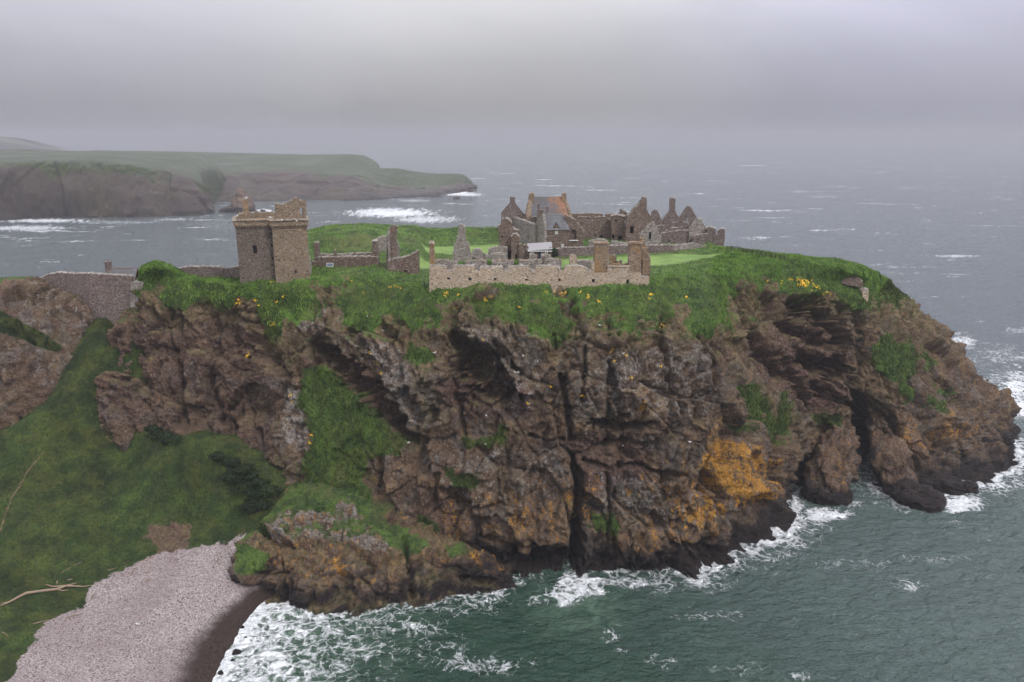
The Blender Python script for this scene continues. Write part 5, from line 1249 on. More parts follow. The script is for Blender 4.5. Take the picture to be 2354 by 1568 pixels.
# left gable with raised skew, seen at an angle
g = merge(([(e0[0]-1.5, 211.3, 46), (e0[0]-1.5, 218.3, 46), (e0[0]-1.5, 218.3, e0[2]), (R0[0]-1.0, 214.8, R0[2]+.35), (e0[0]-1.5, 211.3, e0[2]),
           (e0[0]-.05, 211.3, 46), (e0[0]-.05, 218.3, 46), (e0[0]-.05, 218.3, e0[2]+.2), (R0[0]+.1, 214.8, R0[2]+.35), (e0[0]-.05, 211.3, e0[2]+.2)],
          [(0, 1, 2, 3, 4), (9, 8, 7, 6, 5), (0, 4, 9, 5), (4, 3, 8, 9), (3, 2, 7, 8), (2, 1, 6, 7)]))
H.part('gable', g, M['tower'])
g = merge(([(e1[0]+.05, 211.3, 46), (e1[0]+.05, 218.3, 46), (e1[0]+.05, 218.3, e0[2]+.2), (R1[0]-.1, 214.8, R1[2]+.35), (e1[0]+.05, 211.3, e0[2]+.2),
           (e1[0]+.8, 211.3, 46), (e1[0]+.8, 218.3, 46), (e1[0]+.8, 218.3, e0[2]), (R1[0]+.7, 214.8, R1[2]+.35), (e1[0]+.8, 211.3, e0[2])],
          [(4, 3, 2, 1, 0), (5, 6, 7, 8, 9), (0, 5, 9, 4), (4, 9, 8, 3), (3, 8, 7, 2), (2, 7, 6, 1)]))
H.part('gable', g, M['tower'])
for cx_, cw in ((R0[0]-.25, 1.15), (R1[0]+.25, 1.15)):
    c = H.part('chimney', bxz(cx_-cw/2, cx_+cw/2, 213.9, 215.7, R0[2]-2.0, R0[2]+.65), M['ochre'])
    H.part('chimney_cap', merge(bxz(cx_-cw/2-.12, cx_+cw/2+.12, 213.8, 215.8, R0[2]+.65, R0[2]+.85), bxz(cx_-.35, cx_+.35, 214.4, 215.2, R0[2]+.85, R0[2]+1.0)), M['ochre'], c)
for seg, Yv in ((((1625, 470), (1628, 265), (1620, 258), (1622, 245), (1675, 245), (1676, 262), (1668, 270), (1672, 470)), 206.5), (((1738, 430), (1740, 302), (1730, 298), (1732, 285), (1785, 285), (1784, 300), (1776, 305), (1778, 430)), 206)):
    Rr = ruin('chimney_stack', 'slender stone stack with %s, before the orange-streaked slate roof' % ('moulded cap, the left one' if seg[0][0] < 1700 else 'ragged cap, the right one'), 'chimney', Z2(seg[0])[0][0], Yv)
    Rr.wall(((1230, Yv), (1260, Yv)), Z2(*seg), .8, 'purple', zlo=50, cope=None, rough=False, name='shaft')

h = Ruin('roofed_house', 'smaller stone house with plain grey slate roof, one dormer and a left chimney', 'house', P(1275, 569, Y=196))
ph = Plane((1250, 196), (1310, 196), 51)
e = ph.hit(*Z2((1718, 586))[0]); e2 = ph.hit(*Z2((2050, 586))[0]); q0 = np.array(ph.w(*e)); q1 = np.array(ph.w(e2[0], e[1]))
pr2 = Plane((1250, 199), (1310, 199), 55); c0 = np.array(pr2.w(*pr2.hit(*Z2((1700, 385))[0]))); c1 = np.array(pr2.w(*pr2.hit(*Z2((1968, 385))[0]))); c1[2] = c0[2]
c1[0] = c1[0]; roof_part(h, None, q0+[-.1, -.2, 0], q1+[.1, -.2, 0], c0, c1, np.array([0, 6.2, 0]))
h.part('ridge', tube([c0+[0, 0, .03], c1+[0, 0, .03]], .10, 6), M['zinc'])
dn_ = to_rect(ph, Z2((1865, 572), (1896, 640)))
wl = [to_rect(ph, Z2((1786, 780), (1820, 808))), to_rect(ph, Z2((1946, 778), (1978, 815)))]
xL = ph.A[0]
h.part('wall', merge(slab(ph, [(e[0], 46), (e[0], e[1]-.05), (dn_[0]-.5, e[1]-.05), (dn_[0]-.45, dn_[3]+.35), (.5*(dn_[0]+dn_[2]), dn_[3]+1.45), (dn_[2]+.45, dn_[3]+.35), (dn_[2]+.5, e[1]-.05), (e2[0], e[1]-.05), (e2[0], 46)], .5, [dn_]+wl, (), False), bxz(q0[0]+.02, q1[0]-.02, 196.5, 201.9, 46, e[1]-.15)), M['brown'])
dx = xL+.5*(dn_[0]+dn_[2])
h.part('dormer', ([(dx-.62, 195.9, dn_[3]+.30), (dx, 195.9, dn_[3]+1.6), (dx+.62, 195.9, dn_[3]+.30), (dx-.62, 198, dn_[3]+.30), (dx, 199, dn_[3]+1.6), (dx+.62, 198, dn_[3]+.30),
    (dx-.62, 195.9, dn_[3]+.20), (dx, 195.9, dn_[3]+1.48), (dx+.62, 195.9, dn_[3]+.20)], [(0, 1, 4, 3), (1, 2, 5, 4), (0, 6, 7, 1), (1, 7, 8, 2)]), M['slate'])
for r_, big in ((dn_, 1), (wl[0], 0), (wl[1], 0)):
    wp_ = h.part('window', bxz(xL+r_[0]+.05, xL+r_[2]-.05, 196.22, 196.26, r_[1]+.05, r_[3]-.05), M['dark'])
    if big or r_ is wl[1]:
        X0, X1 = xL+r_[0], xL+r_[2]; zm = [r_[1]+(r_[3]-r_[1])*k/(4 if big else 2) for k in range(1, 4 if big else 2)]
        h.part('frame', merge(bxz(X0, X1, 195.98, 196.15, r_[1], r_[1]+.09), bxz(X0, X1, 195.98, 196.15, r_[3]-.09, r_[3]), bxz(X0, X0+.09, 195.98, 196.15, r_[1]+.09, r_[3]-.09), bxz(X1-.09, X1, 195.98, 196.15, r_[1]+.09, r_[3]-.09), bxz((X0+X1)/2-.04, (X0+X1)/2+.04, 196.0, 196.14, r_[1]+.09, r_[3]-.09), *[bxz(X0+.09, X1-.09, 196.01, 196.13, z_-.03, z_+.03) for z_ in zm]), M['white'], wp_)
xg = q0[0]
pg = Plane((1225, 202.6), (1250, 195.9), 51)
h.wall(Plane((1223, 202.6), (1249, 195.9), 51), Z2((1592, 800), (1590, 540), (1612, 500), (1640, 440), (1668, 400), (1700, 395), (1712, 480), (1722, 600), (1722, 830)), .7, 'grey', zlo=46, csz=.25, name='gable', holes=())
c = h.part('chimney', bxz(c0[0]-.85, c0[0]+.15, 198.3, 199.8, c0[2]-1.6, c0[2]+.9), M['brown'])
h.part('chimney_cap', bxz(c0[0]-.98, c0[0]+.28, 198.2, 199.9, c0[2]+.9, c0[2]+1.1), M['brown'], c)
h.wall(Plane((1250, 197.2), (1345, 197.2), 51), Z2((2052, 830), (2035, 560), (1990, 385), (2015, 400), (2060, 430), (2120, 455), (2160, 500), (2215, 570), (2240, 615), (2228, 640), (2230, 825)), .9, 'brown', niches=[Z2((2076, 590), (2140, 728))], zlo=46, csz=.3, name='annex_gable', glaze=False)
h.part('sill', box(ph.w(*ph.hit(*Z2((2105, 734))[0]), 1.1), (2.4, .3, .15)), M['white'])

# ---- gable with chimney and pale curtain wall
R = ruin('ruined_gable', 'crow-stepped gable with square chimney and small see-through window, leftmost of the palace gables', 'ruin', 1178, 214)
steps = [(1172, 560), (1172, 365)]
n_ = 11
for k in range(n_): 
    x = 1175+(1285-1175)*k/n_; y = 365-(365-240)*(k+1)/n_; steps += [(x, y+125/n_), (x, y)] if k else [(x, y)]
steps += [(1285, 240), (1285, 160), (1340, 160), (1340, 240)]
for k in range(n_):
    x = 1340+(1445-1340)*(k+1)/n_; y = 240+(372-240)*k/n_; steps += [(x, y), (x, y+132/n_)]
steps += [(1470, 380), (1475, 560)]
R.wall(((1150, 212), (1210, 214)), Z2(*steps), .9, 'purple', holes=[Z2((1349, 396), (1370, 446))], zlo=47, csz=.22, rough=False, cope=None)
cpx = R.wall(((1150, 211.8), (1210, 213.8)), Z2((1280, 175), (1280, 152), (1345, 152), (1345, 175)), 1.2, 'purple', zlo=R.loc[2], rough=False, cope=None, name='chimney_cap') if False else None
R = ruin('curtain_wall', 'high pale speckled rubble curtain wall descending toward the smaller slated house', 'wall', 1200, 214)
R.wall(((1150, 222), (1240, 196.5)), Z2((1196, 640), (1200, 470), (1215, 405), (1270, 410), (1330, 430), (1370, 452), (1440, 468), (1480, 490), (1540, 505), (1552, 520), (1600, 520), (1602, 812)), 1.0, 'grey', niches=[Z2((1503, 655), (1518, 705))], zlo=46, csz=.36)
R = ruin('ruined_wall', 'brown wall stub rising between the pale curtain wall and the tall slated house', 'wall', 1222, 208)
R.wall(((1195, 209), (1240, 208)), Z2((1440, 520), (1445, 430), (1470, 420), (1475, 330), (1490, 480), (1545, 490), (1548, 430), (1600, 415), (1640, 440), (1645, 540)), .9, 'brown', csz=.3)

# ---- palace ranges to the right
R = ruin('ruined_range', 'long flat-topped brown palace wall with two black ground-floor openings behind the lawn', 'ruin', 1370, 222)
R.wall(((1305, 221), (1440, 223)), Z3((90, 720), (95, 440), (115, 382), (200, 380), (340, 375), (520, 378), (526, 388), (526, 415), (563, 415), (564, 385), (700, 375), (742, 372), (750, 720)), .9, 'brown', csz=.28, name='rear_wall')
R.wall(((1305, 214), (1440, 214)), Z3((190, 725), (200, 440), (220, 422), (300, 420), (360, 425), (375, 440), (378, 470), (415, 470), (420, 425), (500, 418), (575, 422), (590, 445), (640, 470), (642, 740)), .9, 'brown', niches=[Z3((418, 638), (436, 668)), Z3((480, 655), (526, 712))], csz=.28, name='front_wall')
R = ruin('ruined_tower', 'flat-topped square palace block with ragged turret and tall black doorway', 'ruin', 1425, 210)
R.wall(((1395, 211), (1445, 211)), Z3((640, 760), (643, 410), (700, 395), (760, 402), (830, 415), (835, 450), (815, 470), (820, 765)), 2.0, 'brown', niches=[Z3((648, 650), (680, 708)), Z3((727, 668), (777, 755)), Z3((697, 460), (711, 496))], csz=.34)
R.wall(((1395, 214), (1445, 214)), Z3((742, 430), (748, 350), (760, 315), (778, 318), (795, 345), (825, 352), (842, 365), (846, 405), (840, 430)), .8, 'brown', csz=.26, name='turret', zlo=53)
R = ruin('ruined_gable', 'largest palace gable, steep left shoulder climbing to a square stack, one black window', 'ruin', 1465, 208)
R.wall(((1435, 208), (1495, 210)), Z3((822, 770), (832, 600), (845, 430), (852, 405), (880, 385), (920, 350), (915, 340), (950, 290), (990, 278), (1005, 240), (1022, 222), (1028, 200), (1055, 195), (1055, 162), (1100, 162), (1102, 330), (1125, 370), (1148, 398), (1158, 420), (1165, 780)), 1.0, 'brown', niches=[Z3((885, 544), (930, 637)), Z3((811, 530), (822, 612))] if False else [Z3((885, 544), (930, 637))], csz=.24)
R = ruin('ruined_chapel', 'small rubble chapel gable with a pointed lancet window before the palace gables', 'chapel', 1495, 200)
R.wall(((1465, 200), (1525, 200)), Z3((1010, 790), (1015, 655), (1050, 610), (1100, 575), (1140, 530), (1175, 488), (1190, 490), (1235, 570), (1270, 640), (1292, 690), (1300, 790)), .9, 'grey', niches=[Z3((1130, 635), (1160, 708))], csz=.34)
pc = Plane((1465, 200), (1525, 200)); r_ = to_rect(pc, Z3((1130, 610), (1160, 636))); mx = .5*(r_[0]+r_[2])
R.part('lancet_head', slab(pc, [(r_[0]-.02, r_[1]-.1), (r_[0]+.12, r_[3]-.3), (mx, r_[3]+.15), (r_[2]-.12, r_[3]-.3), (r_[2]+.02, r_[1]-.1)], .06, rough=False, depth0=-.03), M['dark'])
R.part('window_surround', merge(*[box(pc.w(a, z_, -.03), (.22, .2, .35), 0, 0, .03) for a, z_ in [(r_[0]-.15, r_[1]-k*.35) for k in range(5)]+[(r_[2]+.15, r_[1]-k*.35) for k in range(5)]+[(r_[0]+.05, r_[3]+.0), (r_[2]-.05, r_[3]+.0), (mx, r_[3]+.35)]]), M['cope'])
for lab, seg, Yv, kw in (
   ('small narrow rounded gable between the tall stack gable and the chimney gable', ((1152, 560), (1156, 400), (1172, 352), (1212, 322), (1245, 340), (1275, 400), (1302, 460), (1302, 560)), 218, {}),
   ('triangular gable topped by a very tall slim chimney shaft', ((1300, 560), (1308, 460), (1340, 415), (1395, 346), (1400, 340), (1405, 195), (1410, 176), (1474, 178), (1478, 195), (1472, 345), (1500, 390), (1525, 440), (1530, 560)), 221, {}),
   ('pointed crow-stepped gable with one see-through slit, rightmost of the palace gables', None, 225, dict(holes=[Z3((1622, 440), (1642, 492))]))):
    if seg is None:
        seg = [(1520, 580), (1522, 445)]; n_ = 13
        for k in range(n_):
            x = 1525+(1636-1525)*(k+1)/n_; y = 440-(440-278)*(k+1)/n_; seg += [(x-111/n_, y), (x, y)]
        seg += [(1670, 282)]
        for k in range(n_):
            x = 1670+(1758-1670)*(k+1)/n_; y = 282+(440-282)*(k+1)/n_; seg += [(x, y-158/n_), (x, y)]
        seg += [(1765, 580)]; rg = False
    else: rg = True
    R = ruin('ruined_gable', lab, 'ruin', Z3(seg[0])[0][0]+15, Yv)
    R.wall(((1490, Yv), (1600, Yv)), Z3(*seg), .9, 'purple', csz=.24, rough=rg, cope='cope' if rg else None, zlo=47, **kw)
R = ruin('ruined_range', 'jumble of broken middle walls stepping down between chapel and right-hand ruins', 'ruin', 1550, 210)
R.wall(((1500, 213), (1620, 213)), Z3((1225, 760), (1235, 545), (1290, 530), (1338, 540), (1345, 600), (1405, 605), (1412, 500), (1460, 492), (1516, 496), (1522, 560), (1570, 550), (1580, 490), (1625, 488), (1645, 520), (1650, 560), (1700, 560), (1705, 780)), .9, 'purple', niches=[Z3((1625, 550), (1645, 575))], csz=.34, name='rear_wall')
R.wall(((1500, 205), (1620, 203)), Z3((1275, 800), (1282, 645), (1340, 630), (1450, 612), (1520, 600), (1560, 600), (1640, 595), (1660, 600), (1665, 800)), .9, 'purple', niches=[Z3((1380, 727), (1405, 755)), Z3((1655, 725), (1662, 735))] if False else [Z3((1380, 727), (1405, 755))], csz=.38, name='front_wall')
R.wall(((1500, 209), (1620, 209)), Z3((1400, 640), (1405, 575), (1450, 560), (1515, 565), (1520, 640)), .8, 'purple', csz=.3, name='cross_wall')
R = ruin('ruined_range', 'hunched rubble-topped ruin block left of the far right tower stump', 'ruin', 1600, 203)
R.wall(((1580, 203), (1635, 203)), Z3((1655, 800), (1658, 620), (1690, 540), (1720, 500), (1760, 450), (1800, 445), (1830, 475), (1842, 510), (1870, 545), (1905, 600), (1920, 660), (1915, 820)), 1.2, 'grey', csz=.4, niches=[Z3((1650, 725), (1690, 760))])
R.wall(((1580, 201.5), (1635, 201.5)), Z3((1715, 820), (1715, 690), (1740, 660), (1820, 650), (1905, 640), (1915, 660), (1915, 820)), 1.0, 'purple', csz=.3, name='front_wall', niches=[Z3((1785, 780), (1800, 800))], glaze=True)
R = ruin('ruined_tower', 'far right tower stump with a deep notch in its top, ending the palace', 'ruin', 1650, 201)
R.wall(((1620, 202), (1665, 200)), Z3((1905, 820), (1905, 640), (1875, 570), (1890, 552), (1940, 560), (1990, 578), (1993, 660), (2018, 662), (2022, 600), (2060, 577), (2095, 575), (2112, 590), (2108, 700), (2096, 830)), 1.6, 'purple', csz=.3, zlo=46, niches=[])

# ---- gate wall, cottage and wall by the gully
R = Ruin('gate_wall', 'high curved stone gate wall closing the grassy gully at far left', 'wall', P(230, 725, Y=159))
R.loc[2] = 38; R.o.location = R.loc
R.wall(((75, 164.5), (150, 162.5), 46), [(70, 700), (74, 645), (90, 640), (112, 631), (134, 627), (150, 629), (150, 760)], 1.3, 'purple', csz=.26, zlo=34)
R.wall(((149.5, 162.6), (205, 160), 46), [(149.5, 770), (149.5, 629), (170, 630), (205, 630), (205, 780)], 1.3, 'purple', csz=.26, zlo=34, cope='cope')
R.wall(((204.5, 160), (305, 160.6), 46), [(204.5, 780), (204.5, 630), (240, 632), (270, 633), (300, 636), (302, 640), (303, 760)], 1.3, 'purple', csz=.26, zlo=34)
R.wall(((300, 158.4), (328, 157.6), 46), [(300, 760), (300, 655), (306, 648), (318, 649), (328, 652), (326, 670), (318, 690), (318, 760)], 1.2, 'grey', csz=.3, zlo=38, name='return_wall')
for xx, yy in ((236, 540), (162, 640)):
    pass
ct = Thing('cottage', 'slate-roofed cottage half hidden behind the gate wall, one chimney at its left end', 'cottage', P(280, 640, z=43)+np.array([0, 8, 0]))
pq = Plane((250, 171), (312, 171), 46); c0 = np.array(pq.w(*pq.hit(254, 616))); c1 = np.array(pq.w(*pq.hit(316, 616))); c1[2] = c0[2]
q0 = c0+[-.1, -2.6, -2.6]; q1 = c1+[.1, -2.6, -2.6]
roof_part(ct, None, q0, q1, c0, c1, np.array([0, 5.2, 0]))
ct.part('wall', bxz(q0[0]+.1, q1[0]-.1, q0[1]+.2, q0[1]+5, 40, q0[2]-.02), M['brown'])
ct.part('gable', ([(c0[0]-.3, q0[1], 40), (c0[0]-.3, q0[1]+5.2, 40), (c0[0]-.3, q0[1]+5.2, q0[2]), (c0[0]-.3, c0[1], c0[2]), (c0[0]-.3, q0[1], q0[2]), (c0[0]-.0, q0[1], 40), (c0[0]-.0, q0[1]+5.2, 40), (c0[0]-.0, q0[1]+5.2, q0[2]), (c0[0]-.0, c0[1], c0[2]), (c0[0]-.0, q0[1], q0[2])], [(0, 1, 2, 3, 4), (9, 8, 7, 6, 5), (0, 4, 9, 5), (4, 3, 8, 9), (3, 2, 7, 8)]), M['brown'])
ct.part('ridge', tube([c0, c1], .09, 6), M['brown'])
a_ = pq.hit(247, 604); chx = pq.w(*a_)[0]
c = ct.part('chimney', bxz(chx-.35, chx+.55, 170.4, 171.6, 42, c0[2]+1.2), M['purple'])
ct.part('chimney_cap', bxz(chx-.5, chx+.7, 170.3, 171.7, c0[2]+1.2, c0[2]+1.38), M['purple'], c)
ct.part('chimney_pot', tube([(chx+.1, 171, c0[2]+1.35), (chx+.1, 171, c0[2]+1.7)], .16, 8), M['brown'], c)
R = ruin('rubble_wall', 'long low rubble wall running from the grassy mound to the keep', 'wall', 470, 163, 47)
R.wall(((395, 166), (556, 160), 47), [(390, 660), (395, 622), (415, 617), (430, 614), (470, 614), (505, 615), (520, 619), (535, 616), (556, 613), (557, 660)], 1.0, 'purple', csz=.36, zlo=45)

# ---- small ruined hut on the right spur
R = Ruin('ruined_hut', 'small roofless stone hut with a pointed gable on the grassy right-hand spur', 'ruin', P(1955, 650, Y=176))
R.wall(((1925, 176.5), (1960, 179), 45), Z3() or [(1924, 640+8), (1924, 636), (1930, 628), (1940, 618), (1946, 616), (1955, 623), (1966, 632), (1966, 648)], .7, 'brown', csz=.24, zlo=42)
R.wall(((1935, 174.5), (1985, 174.5), 44), [(1934, 652), (1938, 645), (1950, 638), (1958, 632), (1966, 634), (1975, 641), (1983, 648), (1983, 655), (1980, 662)], .7, 'brown', csz=.22, zlo=42, name='front_wall')
R = Ruin('masonry_pier', 'short masonry pier clinging to the rock below the small hut', 'ruin', P(1990, 690, Y=173))
R.wall(((1975, 173), (2000, 173), 40), [(1984, 695), (1982, 668), (1990, 665), (1996, 666), (1996, 698)], 1.6, 'tan', csz=.2, zlo=37.5)

# ------------------------------------------------------------------ resting things on the ground
def bvh_from(G3, st=2):
    g = G3[::st, ::st]; a, b = g.shape[:2]
    return BVHTree.FromPolygons([tuple(v) for v in g.reshape(-1, 3).tolist()], quads(a, b).tolist())
TREES = [bvh_from(BG, 3), bvh_from(GdC, 2), bvh_from(COVE, 3)]
def drop(px, py):
    """where the sight line through a photograph point meets the land"""
    u = (px-CX)/F; v = (py-CY)/F; d = Vector((u, cp-v*sp, -sp-v*cp)).normalized(); best = None
    for t_ in TREES:
        h_ = t_.ray_cast(Vector((0, 0, CAMZ)), d, 400)
        if h_[0] is not None and (best is None or h_[3] < best[2]): best = (h_[0], h_[1], h_[3])
    if best is None:
        q_ = P(px, py, z=0); return np.array(q_), Vector((0, 0, 1))
    n_ = best[1]; n_ = n_ if n_.dot(d) < 0 else -n_
    return np.array(best[0]), n_
def ground_z(x, y):
    best = -9
    for t_ in TREES:
        h_ = t_.ray_cast(Vector((x, y, 90)), Vector((0, 0, -1)), 120)
        if h_[0] is not None: best = max(best, h_[0].z)
    return best

# ---- rocks standing in the water
def rock_blob(p0, p1, r0, r1, seed, flat=.8, n=90, dz=1.0):
    p0, p1 = np.array(p0, float), np.array(p1, float); ax = p1-p0; L = np.linalg.norm(ax); ax = ax/(L+1e-9) if L > .01 else np.array([1., 0, 0])
    th = np.linspace(0, math.pi, n//2+1); ph = np.linspace(0, 2*math.pi, n, endpoint=False)
    T, Q_ = np.meshgrid(th, ph, indexing='ij')
    b = np.cross(ax, [0, 0, 1.]); b /= np.linalg.norm(b)+1e-9; c = np.cross(b, ax)
    t_ = .5-.5*np.cos(T); rr = (r0*(1-t_)+r1*t_)*np.sin(T)**.75
    cen = (p0-ax*r0*.7)[None, None]+(L+.7*(r0+r1))*t_[..., None]*ax
    Pn = cen+rr[..., None]*(np.cos(Q_)[..., None]*b+np.sin(Q_)[..., None]*c*flat)
    nrm = np.cos(Q_)[..., None]*b+np.sin(Q_)[..., None]*c+.5*ax*(-np.cos(T))[..., None]; nrm /= np.linalg.norm(nrm, axis=-1, keepdims=True)
    fl = Pn.reshape(-1, 3); R_ = max(r0, r1)
    k = min(1.0, R_/4.5)
    q = fl/k+seed*13.7
    d = k*(rock_disp(q, .9, .55)-.2)*dz
    d = d.reshape(T.shape); d = d*np.sin(T)**.5
    out = (Pn+nrm*d[..., None])
    m, nn = out.shape[:2]
    i = np.arange(m-1)[:, None]*nn+np.arange(nn)[None]; j = np.arange(m-1)[:, None]*nn+(np.arange(nn)[None]+1) % nn
    return out.reshape(-1, 3), np.stack([i, j, j+nn, i+nn], -1).reshape(-1, 4)
def rock_thing(label, p0, p1, r0, r1, seed, orange=.15, wetz=3.0, pale=.1, flat=.8, n=90, group=None, name='sea_rock', dark=0):
    V, Fc = rock_blob(p0, p1, r0, r1, seed, flat, n)
    w_ = fbm(V*.4, 3, 700+seed); wet = 1-sstep(wetz*.5, wetz*1.4, V[:, 2]+w_*2)
    mk = masks_pack(len(V), orange=orange*(1-wet*.7)*(w_ > -.2), wet=wet, pale=pale+0*w_, red=.2+0*w_, dark=0*w_)
    loc = V.mean(0); loc[2] = 0
    o = link(name, mesh_from(name, V-loc, Fc, M['land'], True, mk), None, loc)
    return tag(o, label, 'rock', group, 'thing')
g_ = 'wave-washed rocks around the headland'
rock_thing('brown rock rib with orange lichen leaning between the inlet and the sea cave', P(1945, 975, Y=167.5)-[0, 0, 1], P(1900, 1110, Y=157), 3.2, 6.4, 1, .45, 3.0, .2)
rock_thing('dark blunt boulder at the foot of the lichened rib beside the inlet', P(1880, 1130, Y=155), P(1930, 1138, Y=155), 4.2, 3.2, 2, .1, 5.0, group=g_)
rock_thing('brown ribbed rock buttress on the right side of the sea cave', P(2025, 990, Y=167)-[0, 0, 2], P(2065, 1110, Y=158.5), 3.4, 4.6, 3, .35, 3.5)
rock_thing('large dark pyramid-shaped boulder standing out in the water right of the cave', P(2085, 1130, Y=155), P(2130, 1160, Y=151), 3.6, 4.2, 4, .05, 7.0, group=g_)
rock_thing('low dark ledge of rock in heavy foam right of the pyramid-shaped boulder', P(2150, 1108, Y=160), P(2225, 1120, Y=159), 3.4, 2.6, 5, .05, 6.0, flat=.6, group=g_)
for k, (x, y, r_, lab) in enumerate(((2258, 1095, 1.9, 'small rounded rock awash in foam nearest the low dark ledge'), (2285, 1076, 1.1, 'smallest rock awash in the foam patch at the right'), (2262, 1070, 1.0, 'small rock just above the rounded one in the right foam'), (2306, 1030, 2.6, 'dark knob of rock below the right tip of the headland'), (2322, 990, 2.6, 'outermost dark rock at the right tip of the headland'), (2300, 940, 2.4, 'dark rock on the upper side of the right tip'), (2285, 1010, 3.4, 'broad black rock against the cliff near the right tip'), (1802, 1182, 1.6, 'small dark leaning rock at the mouth of the inlet'), (1785, 1200, 1.1, 'low dark rock beside the leaning rock at the inlet'))):
    q_ = P(x, y, z=.3); rock_thing(lab, q_+[-r_*.3, 0, 0], q_+[r_*.5, .3, .2], r_, r_*.75, 10+k, 0.0, 9.0, 0.0, .75, 40, g_)
rock_thing('long low black reef between the promontory and the deep cleft', P(1120, 1362, Y=121.5)-[0, 0, 1.2], P(1245, 1338, Y=124)-[0, 0, .9], 4.2, 3.4, 6, 0.0, 9.0, 0.0, .62, 110, g_)
rock_thing('pale-edged low rock slab at the water line right of the cleft', P(1362, 1308, z=.4), P(1408, 1308, z=.3), 1.1, .9, 7, .2, 2.0, .3, .7, 50, g_)
for k, (x, y, lab) in enumerate(((554, 1442, 'brown stone in the surf farthest up the beach edge'), (541, 1500, 'largest dark stone lying in the white surf'), (533, 1518, 'small stone just below the largest surf stone'), (563, 1466, 'small round stone in the upper surf'), (504, 1548, 'dark stone in the surf near the bottom of the photo'))):
    q_ = P(x, y, z=.15); r_ = (.35, .6, .3, .28, .4)[k]; rock_thing(lab, q_, q_+[r_, 0, 0], r_, r_*.8, 30+k, 0, 9, 0, .8, 24, 'stones in the surf', 'surf_stone')
q_ = P(552, 489, z=0); rock_thing('tall hazy sea stack standing off the far cliffs, left of the keep chimney', q_+[2, 6, 2], q_+[0, 6, 17], 19, 8, 8, .0, 6, .2, .8, 90, name='sea_stack')
q_ = P(505, 489, z=0); rock_thing('low hazy rock at the left foot of the sea stack', q_+[2, 4, 0], q_+[12, 4, 4], 6, 8, 9, .0, 6, .2, .5, 50, name='sea_stack')
for k, (x0, x1, y, r_, lab) in enumerate(((925, 1020, 453, 3.8, 'long low skerry off the hazy far point'), (1040, 1056, 458, 5.0, 'small humped skerry nearest the camera off the far point'), (1072, 1088, 442, 5.0, 'rounded skerry at the very tip of the far point'), (595, 612, 487, 3.5, 'low skerry hidden behind the keep chimney'))):
    a_, b_ = P(x0, y, z=0), P(x1, y, z=0); rock_thing(lab, a_+[3, 0, -.5], b_+[-3, 0, -.5], r_*.8, r_, 40+k, 0, 3, 0, .8, 50, 'hazy skerries off the far point', 'skerry')

# ---- driftwood
def R1(x, y): return (.30367*x, 1091.5+.30367*y)
def on(x, y, up=.1):
    q_, _n = drop(*R1(x, y)); return q_+np.array([0, 0, up])
lg = Thing('driftwood_log', 'long bleached driftwood trunk with forked branches on the turf edge above the beach', 'driftwood', on(200, 905, 0))
lg.part('trunk', tube([on(x, y, .22) for x, y in ((5, 1000), (80, 968), (140, 935), (200, 905), (330, 886), (430, 875), (500, 850), (545, 838), (582, 826))], [.09, .16, .20, .24, .21, .22, .19, .13, .06], 9), M['drift'], smooth=True)
for pts, r_ in ((((345, 838), (400, 856), (470, 852), (500, 850)), [.06, .12, .14, .16]), (((500, 852), (570, 852), (630, 856), (692, 846)), [.16, .13, .10, .05]), (((120, 948), (60, 975), (10, 982)), [.12, .1, .05]), (((430, 876), (480, 888), (520, 880)), [.12, .09, .05])):
    lg.part('branch', tube([on(x, y, .25) for x, y in pts], r_, 7), M['drift'], smooth=True)
SL = ['pale forked stick lying alone on the dark grass above the log', 'long thin stick along the turf edge below the scree', 'second thin stick beside the long one at the turf edge', 'short thick stick upright-angled on upper shingle', 'tiny stick on shingle right of the thick short one', 'short pale stick in the middle of the upper shingle',
      'dark reddish plank lying on shingle below the turf bank', 'stubby stick just right of the log branch end', 'tangle stick at the tip of the lower turf bank', 'thin stick on the grass edge between log and scree', 'white forked stick near the promontory foot', 'short upright stick above the log', 'pale crooked stick at the left frame edge', 'short stick on grass above the log crown', 'small brown plank alone in mid beach']
for k, ((x0, y0), (x1, y1), r_) in enumerate((((460, 745), (622, 658), .07), ((1035, 668), (1182, 604), .07), ((1095, 655), (1160, 622), .06), ((985, 762), (1036, 704), .10), ((1085, 746), (1128, 733), .08), ((1093, 812), (1146, 794), .10), ((505, 1082), (632, 1052), .09), ((690, 942), (720, 904), .12), ((250, 1130), (372, 1102), .09), ((808, 726), (886, 703), .06), ((1640, 664), (1656, 626), .10), ((429, 826), (433, 800), .10), ((10, 1190), (62, 1222), .07), ((510, 800), (556, 790), .09), ((1350, 962), (1378, 970), .10))):
    a_, b_ = on(x0, y0, r_*.8), on(x1, y1, r_*.8); m_ = .5*(a_+b_)+rng.normal(0, .06, 3)*[1, 1, 0]
    solo('driftwood_stick', SL[k], 'driftwood', tube([a_, .5*(a_+m_), m_, .5*(m_+b_), b_], [r_*.6, r_, r_, r_*.8, r_*.4], 6), M['drift'], 'driftwood sticks on the cove beach', True)

